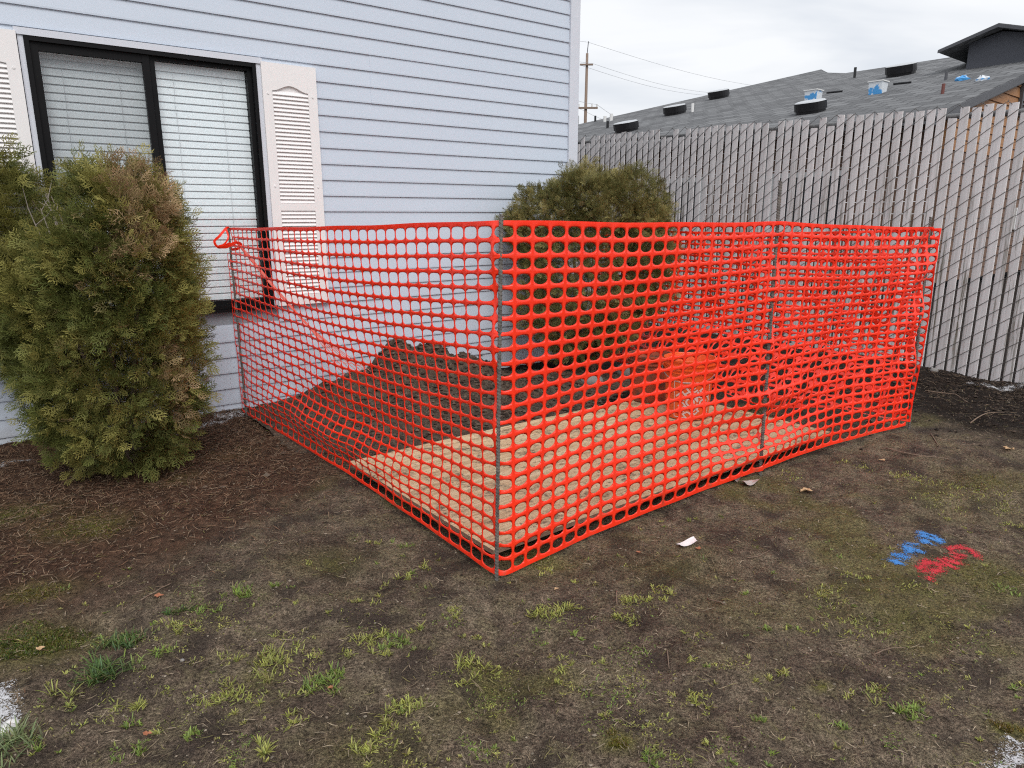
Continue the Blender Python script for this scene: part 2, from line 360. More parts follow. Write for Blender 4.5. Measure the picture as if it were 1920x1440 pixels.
    c = t.mix(t.math('MULTIPLY', spk, 0.6), c, (0.16, 0.14, 0.12))
    M['slat'] = t.done(c, 0.75, t.bump(t.noise(t.mapping(q, (200, 200, 3)), 1.0, 3), 0.1, 0.002), 0.25)
    M['galv'] = simple('galvanised_wire', (0.105, 0.098, 0.094), 0.6, 0.3, 60, 0.0)
    M['pipe'] = simple('galvanised_pipe', (0.20, 0.20, 0.20), 0.5, 0.3, 25, 0.5)
    # neighbour roof shingles
    t = NT('roof_shingles'); ob = t.coord('Object')
    br = t.n.new('ShaderNodeTexBrick'); t.link(ob, br.inputs['Vector']); br.inputs['Scale'].default_value = 1.0
    br.inputs['Brick Width'].default_value = 0.42; br.inputs['Row Height'].default_value = 0.30; br.inputs['Mortar Size'].default_value = 0.022
    br.inputs['Color1'].default_value = (0.085, 0.087, 0.092, 1); br.inputs['Color2'].default_value = (0.215, 0.22, 0.226, 1); br.inputs['Mortar'].default_value = (0.045, 0.046, 0.05, 1)
    br.inputs['Bias'].default_value = 0.0
    n = t.noise(ob, 1.2, 4); c = t.mix(0.35, br.outputs['Color'], t.ramp(n, [(0.3, (0.15, 0.153, 0.158)), (0.7, (0.21, 0.213, 0.218))]))
    c = t.mix(0.35, c, t.ramp(t.noise(ob, 45, 3), [(0.3, 0.25), (0.7, 0.75)]), 'OVERLAY')
    M['shingle'] = t.done(c, 0.9, t.bump(br.outputs['Fac'], -0.5, 0.02), 0.2)
    M['darkfascia'] = simple('dark_grey_paint', (0.080, 0.082, 0.092), 0.5, 0.08, 4)
    M['dormerwall'] = simple('dormer_wall_paint', (0.075, 0.080, 0.098), 0.6, 0.06, 4)
    t = NT('cedar_boards'); p = t.geo(); n = t.noise(t.mapping(p, (3, 3, 50)), 1.0, 5, 0.6, 1.0)
    c = t.ramp(n, [(0.3, (0.26, 0.115, 0.045)), (0.55, (0.38, 0.19, 0.08)), (0.75, (0.46, 0.26, 0.12))])
    M['cedar'] = t.done(t.mix(t.math('MULTIPLY', t.rand(), 0.35), c, (0.24, 0.10, 0.04)), 0.65)
    M['brownwall'] = simple('brown_boards', (0.15, 0.085, 0.055), 0.7, 0.2, 10)
    M['ventblack'] = simple('black_vent', (0.008, 0.008, 0.010), 0.35, 0.2, 10, spec=0.5)
    M['ventcap'] = simple('vent_cap', (0.50, 0.52, 0.54), 0.45, 0.1, 10)
    t = NT('blue_tape_wrap'); p = t.geo(); n = t.noise(p, 4, 3)
    M['bluewrap'] = t.done(t.ramp(n, [(0.52, (0.70, 0.74, 0.78)), (0.56, (0.07, 0.33, 0.70))]), 0.5)
    M['whitepaint'] = simple('white_paint', (0.74, 0.74, 0.73), 0.5, 0.08, 10)
    M['redbrownpipe'] = simple('rusty_pipe', (0.16, 0.05, 0.04), 0.6)
    M['polewood'] = simple('pole_wood', (0.24, 0.175, 0.135), 0.85, 0.2, 12)
    M['cable'] = simple('cable', (0.42, 0.43, 0.45), 0.6)
    M['paper'] = simple('paper', (0.82, 0.82, 0.82), 0.7, 0.04, 30)
    M['plastic'] = simple('clear_plastic_scrap', (0.50, 0.48, 0.45), 0.35, 0.25, 50)
    M['leaf_tan'] = simple('tan_leaf', (0.50, 0.33, 0.18), 0.7, 0.25, 60)
    M['leaf_red'] = simple('orange_leaf', (0.36, 0.14, 0.07), 0.7, 0.25, 60)
    M['twig'] = simple('twig', (0.20, 0.14, 0.10), 0.85, 0.35, 80)
    M['stone'] = simple('grey_stone', (0.24, 0.23, 0.22), 0.85, 0.3, 30, bump=0.4)
    M['whitestone'] = simple('white_stone', (0.70, 0.69, 0.67), 0.7, 0.15, 40, bump=0.3)
    def spray(name, col, dens):
        t = NT(name); p = t.geo(); e = t.attr('edge', 'Fac'); n = t.noise(p, 190, 4, 0.75); nb = t.noise(p, 26, 3)
        h = t.math('ADD', t.math('MULTIPLY', e, dens), t.math('ADD', t.math('MULTIPLY', t.math('SUBTRACT', n, 0.5), 3.4), t.math('MULTIPLY', t.math('SUBTRACT', nb, 0.5), 1.6)))
        a = t.math('GREATER_THAN', h, 0.42)
        c = t.mix(n, tuple(x * 0.75 for x in col), col); t.done(c, 0.7, t.bump(n, 0.6, 0.006), 0.2, Alpha=a); return t.m
    M['sprayblue'] = spray('blue_marking_paint', (0.08, 0.30, 0.74), 0.80)
    M['sprayred'] = spray('red_marking_paint', (0.66, 0.05, 0.065), 0.80)
    M['spraywhite'] = spray('white_marking_paint', (0.66, 0.66, 0.68), 0.50)
mats()

# ------------------------------------------------------------------ ground
PLY_N = G(925, 1030, 0.075); PLY_X = np.array([1.848, 1.441, 0]); PLY_X /= np.linalg.norm(PLY_X); PLY_Y = np.array([-PLY_X[1], PLY_X[0], 0])
HEAP_S, HEAP_T = 1.28, 0.50
def wall_st(x, y):
    dx = x - W0[0]; dy = y - W0[1]; return dx * D1[0] + dy * D1[1], dx * N1[0] + dy * N1[1]
def fence_at(x, y):
    dx = x - F0[0]; dy = y - F0[1]; return dx * D2[0] + dy * D2[1], -(dx * NF[0] + dy * NF[1])   # along, in front of it
def gh(x, y):
    x = np.asarray(x, float); y = np.asarray(y, float)
    near = 1 - sstep(7.0, 14.0, np.hypot(x, y))
    z = 0.030 * fbm(x * 1.1, y * 1.1, 3, 3) + 0.034 * fbm(x * 5, y * 5, 11, 4, 0.58) + 0.018 * fbm(x * 22, y * 22, 31, 3, 0.6)
    # worn hoof-deep hollows
    z = z - 0.018 * sstep(0.12, 0.26, fbm(x * 3.1 + 5, y * 3.1, 51, 3))
    al, fr = fence_at(x, y)
    berm = np.exp(-((fr - 0.25) / 0.40) ** 2) * sstep(0.15, 1.0, al + 0.25 * fbm(x * 3, y * 3, 77, 3)) * (1 - sstep(3.6, 4.6, al))
    z = z + 0.055 * berm
    rough = np.exp(-((fr - 0.3) / 0.9) ** 2) * (fr > -0.4)
    z = z + rough * 0.05 * fbm(x * 7, y * 7, 91, 4, 0.6)
    px = (x - PLY_N[0]) * PLY_X[0] + (y - PLY_N[1]) * PLY_X[1]; py = (x - PLY_N[0]) * PLY_Y[0] + (y - PLY_N[1]) * PLY_Y[1]
    ins = sstep(0.06, 0.30, px) * (1 - sstep(2.10, 2.36, px)) * sstep(0.06, 0.30, py) * (1 - sstep(0.95, 1.14, py))
    z = z * (1 - ins) + ins * 0.030
    s_, t_ = wall_st(x, y)
    z = z + 0.045 * np.exp(-(t_ / 0.10) ** 2) * (s_ < 2.9) * (s_ > -5.4)
    z = z * near
    return z
def axis(lo, hi, step, far):
    a = list(np.arange(lo, hi + 1e-6, step)); s = step
    while a[-1] < far: s *= 1.35; a.append(a[-1] + s)
    s = step; b = [lo]
    while b[-1] > -far: s *= 1.35; b.append(b[-1] - s)
    return np.array(b[:0:-1] + a)
def make_ground():
    xs = axis(-3.2, 4.6, 0.017, 1500); ys = axis(1.0, 7.4, 0.017, 1500)
    X, Y = np.meshgrid(xs, ys); Z = gh(X, Y); nx, ny = len(xs), len(ys)
    v = np.stack([X.ravel(), Y.ravel(), Z.ravel()], 1)
    i = np.arange(nx * ny).reshape(ny, nx)
    f = np.stack([i[:-1, :-1], i[:-1, 1:], i[1:, 1:], i[1:, :-1]], -1).reshape(-1, 4)
    x, y = v[:, 0], v[:, 1]
    s_, t_ = wall_st(x, y); al, fr = fence_at(x, y)
    nz = fbm(x * 1.6, y * 1.6, 5, 4); nz2 = fbm(x * 4, y * 4, 6, 4)
    # needle litter: band along the house wall, widest by the shrub on the left
    edge = 2.0 - 0.55 * np.clip(s_ + 1.0, -1, 3)
    lit = sstep(0.30, -0.35, t_ - edge + 1.1 * nz + 0.3 * nz2) * (1 - sstep(0.9, 2.0, s_))
    dark = np.maximum(sstep(2.15, 1.45, fr + 0.9 * nz + 0.4 * nz2), sstep(0.5, 1.2, s_ + 0.6 * nz) * sstep(1.9, 1.3, t_))
    def blob(px, py, r, sx=1.0):
        c = G(px, py); return np.exp(-(((x - c[0]) / (r * sx)) ** 2 + ((y - c[1]) / r) ** 2))
    moss = 0 * x
    for (a, b, r, k) in [(55, 1215, 0.11, 1.0), (150, 990, 0.12, .8), (30, 960, 0.12, .7), (60, 1110, 0.07, .7), (110, 1105, 0.06, .6), (1540, 1290, 0.02, 1), (330, 900, .1, .3),
                         (1160, 1390, .03, 1.0), (1890, 1365, .03, 1.0), (1870, 900, .16, .55), (1000, 1050, .12, .55), (1250, 1060, .16, .5), (1850, 1080, .14, .6), (1800, 930, .2, .5),
                         (840, 1330, .06, .5), (930, 1270, .06, .5), (700, 1400, .1, .45), (1380, 1130, .15, .35), (1560, 1120, .15, .4), (430, 850, .12, .25), (620, 1050, .12, .4)]:
        moss = np.maximum(moss, k * blob(a, b, r, 1.25))
    moss = np.clip(moss * (1.0 + 2.2 * nz2), 0, 1)
    bg = 1.0 * sstep(0.11, 0.24, fbm(x * 2.3, y * 2.3, 61, 4)) * (1 - lit) * (1 - dark) * 0.5
    moss = np.maximum(moss, bg)
    o = mesh_obj('ground', v, f, M['ground'], smooth=True, attrs={'zone': np.stack([lit, dark, moss], 1)})
    kind(o, 'structure'); return o
make_ground()

# ------------------------------------------------------------------ house
def wp(s, t, z): return W0 + D1 * s + N1 * t + UP * z
S_L, S_R = -5.2, 2.775
WIN = (-0.956, 0.212, 0.70, 2.165)
house = thing('house', 'pale blue-grey house wall with lap siding, window and white shutters', 'house', wp(0, 0, 0))
HB = np.array(house.location)
def hpart(mb, name, mat, parent=None, smooth=False):
    o = mb.build(name, mat, None, smooth)
    par = parent or house
    base = HB if par is house else np.array(par['_b'][:])
    me = o.data; n = len(me.vertices); co = np.empty(n * 3); me.vertices.foreach_get('co', co); co = co.reshape(-1, 3) - HB
    me.vertices.foreach_set('co', co.ravel()); me.update(); o.parent = par
    return o
def board(s0, s1, z0, dz, proud=0.0):
    mb = MB(); a = 0.014 + proud; b = 0.003 + proud
    prof = [(a - 0.010, z0), (a, z0 + 0.001), (a, z0 + 0.010), (b + 0.002, z0 + dz * 0.93), (b, z0 + dz + 0.006), (b - 0.006, z0 + dz + 0.006)]
    v = [wp(s, t, z) for s in (s0, s1) for t, z in prof]; n = len(prof)
    mb.add(v, [(i, (i + 1) % n, (i + 1) % n + n, i + n) for i in range(n)] + [tuple(range(n - 1, -1, -1)), tuple(range(n, 2 * n))])
    return mb
LAP = 0.1013
def siding():
    zs = [(0.030, 0.050)] + [(0.080 + k * LAP, LAP) for k in range(34)]
    for k, (z0, dz) in enumerate(zs):
        segs = [(S_L, S_R)]
        if z0 + dz > WIN[2] - 0.02 and z0 < WIN[3] + 0.03:
            segs = [(S_L, WIN[0] - 0.03), (WIN[1] + 0.03, S_R)]
        out = []
        for a, b in segs:
            if 20 <= k <= 22 and b > 1.2: out += [(a, 1.0, 0.0), (1.0 - 0.025, b, 0.0018)]
            elif 7 <= k <= 8 and b > 2: out += [(a, 1.62, 0.0018), (1.60, b, 0.0)]
            elif 24 <= k <= 25: out += [(a, -1.02, 0.0018), (-1.04, b, 0.0)]
            else: out.append((a, b, 0.0))
        for a, b, p in out:
            if z0 < WIN[3] and z0 + dz > WIN[3] + 0.03:   # course above the head flashing starts at the flashing
                pass
            hpart(board(a, b, z0, dz, p), 'siding_board', M['siding'])
    # sheathing behind the boards (with window opening) and far walls
    mb = MB()
    T = 3.6
    for (a, b, z0, z1) in [(S_L, WIN[0], 0, T), (WIN[1], S_R + 0.02, 0, T), (WIN[0], WIN[1], 0, WIN[2]), (WIN[0], WIN[1], WIN[3], T)]:
        e = 0.15 if z0 == 0 else 0.0
        mb.box(wp(a, -0.12, z0 - e), D1 * (b - a), N1 * 0.118, UP * (z1 - z0 + e))
    mb.box(wp(S_R - 0.10, -6.0, -0.15), D1 * 0.12, N1 * 5.87, UP * (T + 0.15))
    hpart(mb, 'wall', M['bluegrey_under'])
    # corner post: two faced vinyl corner with a lap joint
    for (z0, z1, w) in [(0.03, 1.665, 0.072), (1.645, 3.6, 0.078)]:
        mb = MB(); e = 0.004 if w > 0.075 else 0
        poly = [wp(S_R - 0.045 - e, 0.0, z0), wp(S_R - 0.045 - e, 0.024 + e, z0), wp(S_R + 0.045 + e, 0.024 + e, z0), wp(S_R + 0.045 + e, -0.07, z0), wp(S_R + 0.02, -0.07, z0), wp(S_R + 0.02, 0.0, z0)]
        mb.prism(poly, UP * (z1 - z0)); hpart(mb, 'corner_trim', M['trim'])
    # roof eave high above, out of frame: soffit so that light falls as under a real eave
    mb = MB(); mb.box(wp(S_L - .3, -6.2, 3.6), D1 * (S_R - S_L + .5), N1 * 6.45, UP * 0.2); hpart(mb, 'roof', M['darkfascia'])
siding()

def window():
    s0, s1, z0, z1 = WIN
    win = bpy.data.objects.new('window', None); COL.objects.link(win); win.parent = house
    def wpart(mb, name, mat): 
        o = hpart(mb, name, mat); o.parent = win; return o
    # light trim (vinyl channel) around
    mb = MB(); w = 0.026
    mb.box(wp(s0 - w, -0.01, z0 - 0.012), D1 * (w - .001), N1 * 0.034, UP * (z1 - z0 + 0.012))
    wpart(mb, 'side_trim', M['trim'])
    mb = MB(); mb.box(wp(s1 + .001, -0.01, z0 - 0.012), D1 * w, N1 * 0.034, UP * (z1 - z0 + 0.012)); wpart(mb, 'side_trim', M['trim'])
    mb = MB(); mb.box(wp(s0 - w - .012, -0.01, z1 + .001), D1 * (s1 - s0 + 2 * w + .024), N1 * 0.042, UP * 0.034)
    wpart(mb, 'head_trim', M['trim'])
    # black outer frame
    fw = 0.022
    mb = MB(); mb.box(wp(s0, -0.07, z0), D1 * fw, N1 * 0.10, UP * (z1 - z0)); mb.box(wp(s1 - fw, -0.07, z0), D1 * fw, N1 * 0.10, UP * (z1 - z0))
    mb.box(wp(s0 + fw, -0.07, z1 - fw), D1 * (s1 - s0 - 2 * fw), N1 * 0.098, UP * fw)
    mb.box(wp(s0 + fw, -0.07, z0), D1 * (s1 - s0 - 2 * fw), N1 * 0.104, UP * fw)
    wpart(mb, 'frame', M['blackframe'])
    mb = MB(); mb.box(wp(s0 - .02, -0.02, z0 - 0.022), D1 * (s1 - s0 + .04), N1 * 0.055, UP * 0.020); wpart(mb, 'sill', M['blackframe'])
    sm = -0.375
    a0, a1, b0, b1 = s0 + fw, sm, z0 + fw, z1 - fw
    def sash(a0, a1, w, t0, dt, top=None):
        mb = MB(); tw = top or w
        mb.box(wp(a0 + .001, t0, b0), D1 * w, N1 * dt, UP * (b1 - b0)); mb.box(wp(a1 - w, t0, b0), D1 * w, N1 * dt, UP * (b1 - b0))
        mb.box(wp(a0 + w, t0, b1 - tw), D1 * (a1 - a0 - 2 * w), N1 * (dt - .002), UP * tw); mb.box(wp(a0 + w, t0, b0), D1 * (a1 - a0 - 2 * w), N1 * (dt - .002), UP * w)
        return mb
    wpart(sash(a0, a1, 0.036, -0.02, 0.032, 0.042), 'sash_frame', M['blackframe'])
    wpart(sash(a1 + .002, s1 - fw, 0.026, -0.040, 0.040, 0.020), 'sash_frame', M['blackframe'])
    mb = MB(); mb.add([wp(a0 + .034, -0.004, b0 + .04), wp(a1 - .034, -0.004, b0 + .04), wp(a1 - .034, -0.004, b1 - .045), wp(a0 + .034, -0.004, b1 - .045)], [(0, 1, 2, 3)]); wpart(mb, 'glass_pane', M['glass'])
    mb = MB(); mb.add([wp(a1 + .026, -0.026, b0 + .024), wp(s1 - fw - .024, -0.026, b0 + .024), wp(s1 - fw - .024, -0.026, b1 - .018), wp(a1 + .026, -0.026, b1 - .018)], [(0, 1, 2, 3)]); wpart(mb, 'glass_pane', M['glass'])
    mb = MB(); mb.add([wp(a0 + .04, 0.006, b0 + .04), wp(a1 - .04, 0.006, b0 + .04), wp(a1 - .04, 0.006, b1 - .05), wp(a0 + .04, 0.006, b1 - .05)], [(0, 1, 2, 3)])
    wpart(mb, 'insect_screen', M['screen'])
    mb = MB(); mb.box(wp(s0 - .3, -0.6, z0 - .3), D1 * (s1 - s0 + .6), N1 * 0.02, UP * (z1 - z0 + .6)); wpart(mb, 'dark_backing', M['room'])  # dark sheet: the unlit room's darkness is put into its colour
    # blinds: two separate, each slat an object
    pitch = 0.0415; tilt = math.radians(72)
    for (a, b, lab) in [(s0 + .035, sm - .004, 'white slatted blind behind the darker left window pane'), (sm + .008, s1 - .045, 'white slatted blind behind the bright right window pane')]:
        bl = thing('window_blind', lab, 'blind', wp((a + b) / 2, -0.062, z0), 'blinds in the window')
        B0 = np.array(bl.location); top = z1 - 0.062; L = b - a
        mb = MB(); w = 0.025; cs, sn = math.cos(tilt) * w, math.sin(tilt) * w
        sec = [(cs, -sn), (0.004, 0.004), (-cs, sn)]
        v = []
        for s in (-L / 2, L / 2):
            for t, z in sec: v.append(D1 * s + N1 * t + UP * z)
            for t, z in sec[::-1]: v.append(D1 * s + N1 * (t - .0015) + UP * (z - .0015))
        mb.add(v, [(i, (i + 1) % 6, (i + 1) % 6 + 6, i + 6) for i in range(6)] + [(5, 4, 3, 2, 1, 0), (6, 7, 8, 9, 10, 11)])
        me = None; k = 0; z = top
        while z > z0 + 0.05:
            if me is None: o = mb.build('slat', M['blind'], bl); me = o.data
            else: o = share('slat', me, bl)
            o.location = (0, 0, z - z0); o.rotation_euler = (random.gauss(0, .004), random.gauss(0, .002), 0); z -= pitch; k += 1
        mb = MB(); mb.box(-D1 * L / 2 - N1 * .035 + UP * (top + .034 - z0), D1 * L, N1 * .03, UP * .03); mb.build('headrail', M['blind'], bl)
        for fr in (0.22, 0.72):
            mb = MB(); x = D1 * (L * (fr - .5)); wob = [x + N1 * .026 + D1 * random.gauss(0, .0015) + UP * q for q in np.linspace(0.02, top - z0, 14)]
            mb.tube(wob, 0.0012, 5); mb.build('cord', M['ventcap'], bl)
window()

def shutter(sa, sb, right):
    z0, z1 = 0.694, 2.178; sh = bpy.data.objects.new('shutter', None); COL.objects.link(sh); sh.parent = house
    def sp(mb, name): o = hpart(mb, name, M['shutter']); o.parent = sh; return o
    W = sb - sa; st = 0.058
    mb = MB(); mb.box(wp(sa, 0.014, z0), D1 * W, N1 * 0.012, UP * (z1 - z0)); sp(mb, 'backing')
    mb = MB(); mb.box(wp(sa - .001, 0.020, z0 - .001), D1 * st, N1 * 0.022, UP * (z1 - z0 + .002)); sp(mb, 'stile')
    mb = MB(); mb.box(wp(sb - st + .001, 0.020, z0 - .001), D1 * st, N1 * 0.022, UP * (z1 - z0 + .002)); sp(mb, 'stile')
    zt = 2.020; zm0, zm1 = 1.30, 1.345; zb = 0.76
    # top rail with cathedral curve
    mb = MB(); n = 16; xs = np.linspace(sa + st - .002, sb - st + .002, n)
    curve = [zt + 0.034 * (0.5 - 0.5 * math.cos(2 * math.pi * i / (n - 1))) for i in range(n)]
    poly = [wp(x, 0.02, z) for x, z in zip(xs, curve)] + [wp(xs[-1], 0.02, z1 + .0005), wp(xs[0], 0.02, z1 + .0005)]
    mb.prism(poly, N1 * 0.0205); sp(mb, 'top_rail')
    mb = MB(); mb.box(wp(sa + st - .002, 0.02, zm0), D1 * (W - 2 * st + .004), N1 * 0.0205, UP * (zm1 - zm0)); sp(mb, 'middle_rail')
    mb = MB(); mb.box(wp(sa + st - .002, 0.02, z0 - .0005), D1 * (W - 2 * st + .004), N1 * 0.0205, UP * (zb - z0)); sp(mb, 'bottom_rail')
    def louver(z, L):
        mb = MB(); d = 0.021
        v = []
        for s in (sa + st - .003, sb - st + .003):
            v += [wp(s, 0.039, z), wp(s, 0.041, z + .003), wp(s, 0.028, z + d + .004), wp(s, 0.026, z + d), wp(s, .026, z)]
        mb.add(v, [(i, (i + 1) % 5, (i + 1) % 5 + 5, i + 5) for i in range(5)] + [(4, 3, 2, 1, 0), (5, 6, 7, 8, 9)]); return mb
    first = None
    for za, zb_ in ((zm1, zt), (zb, zm0)):
        n = round((zb_ - za) / 0.0245); stp = (zb_ - za) / n
        for k in range(n):
            if first is None: o = sp(louver(za + k * stp, 0), 'louver'); first = (o.data, za + k * stp)
            else: o = share('louver', first[0], sh); o.location = (0, 0, za + k * stp - first[1])
    for z in (2.09 - .09, 1.0, 1.45):
        for s in (sa + st / 2, sb - st / 2):
            mb = MB(); c = wp(s, 0.0425, z); pts = [c + D1 * .006 * math.cos(q) + UP * .006 * math.sin(q) for q in np.linspace(0, 2 * math.pi, 9)[:-1]]
            mb.prism(pts, N1 * .003); sp(mb, 'screw')
shutter(0.240, 0.582, True)
shutter(-1.330, -0.988, False)

# ------------------------------------------------------------------ chain link fence with slats
def fp(al, t, z): return F0 + D2 * al + NF * t + UP * z
PIT = 0.0812
def ftop(al): return 2.098 + (al - 0.346) * 0.0255
def fence():
    A0, A1 = -1.4, 7.4
    fen = thing('chain_link_fence', 'tall chain-link fence filled with weathered pinkish-grey vertical slats', 'fence', fp(0, 0, 0))
    FB = np.array(fen.location)
    ux, uz = D2, UP
    # slat variants (shallow box with folded faces), object Z from 0 upward
    meshes = []
    w, d = 0.0650, 0.010; Hs = 2.12
    def slat_mesh(cut):
        mb = MB(); sec = [(-w / 2, 0), (-w / 2 + .004, -d / 2), (-w * .18, -d / 2 - .0012), (w * .18, -d / 2 - .0012), (w / 2 - .004, -d / 2), (w / 2, 0), (w / 2 - .004, d / 2), (-w / 2 + .004, d / 2)]
        n = len(sec); v = []
        for z in (0, Hs): v += [D2 * a + NF * b + UP * (z + (cut * a if z else 0)) for a, b in sec]
        mb.add(v, [(i, (i + 1) % n, (i + 1) % n + n, i + n) for i in range(n)] + [tuple(range(n - 1, -1, -1)), tuple(range(n, 2 * n))])
        return mb
    objs = [slat_mesh(c).build('slat', M['slat'], fen) for c in (0.0, 0.06, -0.05)]
    data = [o.data for o in objs]
    for o in objs: bpy.data.objects.remove(o)
    lows = set([41, 42, 45, 47, 49, 50, 58, 27, 30, 12, 5, 62, 65, 66])
    k = 0; al = A0
    # phase so a gap falls where the photograph has one
    ph = 0.0
    while al < A1:
        o = share('slat', data[rng.integers(0, 3)], fen)
        drop = -0.085 + rng.normal(0, 0.007)
        if k in (19, 20, 26, 38, 40, 45, 58, 60, 61, 75, 77): drop -= 0.075
        z = ftop(al) - Hs + drop + 0.072
        o.location = tuple(D2 * al + NF * abs(rng.normal(0, .0008)) + UP * z)
        o.rotation_euler = (rng.normal(0, .0008), rng.normal(0, .0008), rng.normal(0, .025))
        al += PIT; k += 1
    # top rail and posts behind
    mb = MB(); mb.tube([fp(a, 0.040, ftop(a) - 0.075) - FB for a in np.linspace(A0, A1, 12)], 0.022, 12); mb.build('top_rail', M['pipe'], fen, True)
    for a in (-0.55, 2.35, 5.2):
        mb = MB(); mb.tube([fp(a, 0.075, -0.3) - FB, fp(a, 0.075, ftop(a) - 0.05) - FB], 0.03, 14); mb.build('post', M['pipe'], fen, True)
    # woven wire: front diagonals over each slat, back diagonals behind it, knuckled top
    mb = MB(); hz = 0.118; r = 0.0021
    n = int((A1 - A0) / PIT)
    for i in range(n):
        a0 = A0 + (i - 0.5) * PIT; a1 = a0 + PIT
        if a0 > 6.2: continue
        zt = ftop((a0 + a1) / 2)
        par = i % 2
        j = 0
        ztop = zt - (0.0 if par == 0 else hz / 2)
        kmax = int(2.2 / hz)
        for j in range(kmax):
            zb = ztop - j * hz
            if zb < -0.05: break
            # rises toward -D2 (to the right in view)
            p = [fp(a1, -0.0035, zb - hz / 2) - FB, fp(a1 - PIT * .12, -0.0088, zb - hz / 2 + .005) - FB, fp(a0 + PIT * .12, -0.0088, zb - .005) - FB, fp(a0, -0.0035, zb) - FB]
            mb.tube(p, r, 5, False)
        # top knuckle going down to the right on alternate slats, twisted barb
        if par == 0:
            tp = fp(a0, -0.0035, ztop) - FB
            mb.tube([tp, fp(a0 - PIT * .40, -.0095, ztop - hz * .2) - FB], r, 5)
            mb.tube([fp(a0 + .004, -.004, ztop - .006) - FB, fp(a0 - .004, -.002, ztop + .010) - FB], r * 1.1, 5)
    kind(mb.build('wire_mesh', M['galv'], fen, True), 'stuff')
fence()

# ------------------------------------------------------------------ plywood, heap, buckets
def ply():
    o = thing('plywood_sheet', 'tan muddy plywood sheet lying flat inside the orange mesh enclosure', 'plywood', PLY_N)
    nx, ny = 30, 16; L, Wd = 2.40, 1.22; th = 0.018
    v = []; 
    for j in range(ny + 1):
        for i in range(nx + 1):
            a = i / nx * L; b = j / ny * Wd
            z = 0.004 * math.sin(a * 2.1 + .5) + 0.006 * (b / Wd - .5) ** 2
            v.append(PLY_X * a + PLY_Y * b + UP * (z - 0.008))
    f = [(j * (nx + 1) + i, j * (nx + 1) + i + 1, (j + 1) * (nx + 1) + i + 1, (j + 1) * (nx + 1) + i) for j in range(ny) for i in range(nx)]
    mesh_obj('top_ply', v, f, M['ply'], o)
    n = len(v); ring = [i for i in range(nx + 1)] + [(j + 1) * (nx + 1) - 1 for j in range(1, ny + 1)] + [ny * (nx + 1) + i for i in range(nx - 1, -1, -1)] + [j * (nx + 1) for j in range(ny - 1, 0, -1)]
    vv = [v[i] - UP * .0005 for i in ring] + [v[i] - UP * th for i in ring]; m = len(ring)
    ff = [(i, i + m, (i + 1) % m + m, (i + 1) % m) for i in range(m)] + [tuple(range(2 * m - 1, m - 1, -1))]
    mesh_obj('core', vv, ff, M['plyedge'], o)
ply()
def PLYZ(): return PLY_N[2] - 0.008

def heap_h(s, t):
    g = lambda cs, ct, rs, rt, h: h * np.exp(-((s - cs) / rs) ** 2 - ((t - ct) / rt) ** 2)
    h = np.maximum.reduce([g(0.93, 0.34, 0.24, 0.34, 0.42), g(1.14, 0.36, 0.30, 0.36, 0.40), g(1.42, 0.40, 0.38, 0.42, 0.29), g(0.64, .35, .38, .40, .24), g(.30, .40, .40, .35, .10), g(2.0, .60, .6, .4, .13), g(1.1, .75, .8, .45, .19)])
    return h
def heap():
    ss = np.arange(-0.05, 3.2, 0.016); tt = np.arange(0.02, 1.6, 0.016)
    S, T = np.meshgrid(ss, tt)
    x = W0[0] + D1[0] * S + N1[0] * T; y = W0[1] + D1[1] * S + N1[1] * T
    h = heap_h(S, T)
    lump = fbm(x * 9, y * 9, 5, 4, 0.6); cl = np.abs(fbm(x * 16, y * 16, 25, 3, 0.6))
    h = h * (1 + 0.36 * lump) + (0.05 * lump + 0.035 * (0.25 - cl)) * sstep(0.02, 0.12, h)
    z = gh(x, y) + h - 0.02
    v = np.stack([x.ravel(), y.ravel(), z.ravel()], 1); i = np.arange(v.shape[0]).reshape(S.shape)
    f = np.stack([i[:-1, :-1], i[1:, :-1], i[1:, 1:], i[:-1, 1:]], -1).reshape(-1, 4)
    # drop faces sunk well under the ground
    keep = (h - 0.02).ravel()[f].max(1) > -0.004
    f = f[keep]
    used = np.unique(f); remap = -np.ones(len(v), int); remap[used] = np.arange(len(used))
    o = mesh_obj('soil_heap', v[used], remap[f], M['heap'], smooth=True)
    tag(o, 'heap of dark crumbly dug soil against the house wall behind the mesh', 'soil heap')
    return
heap()

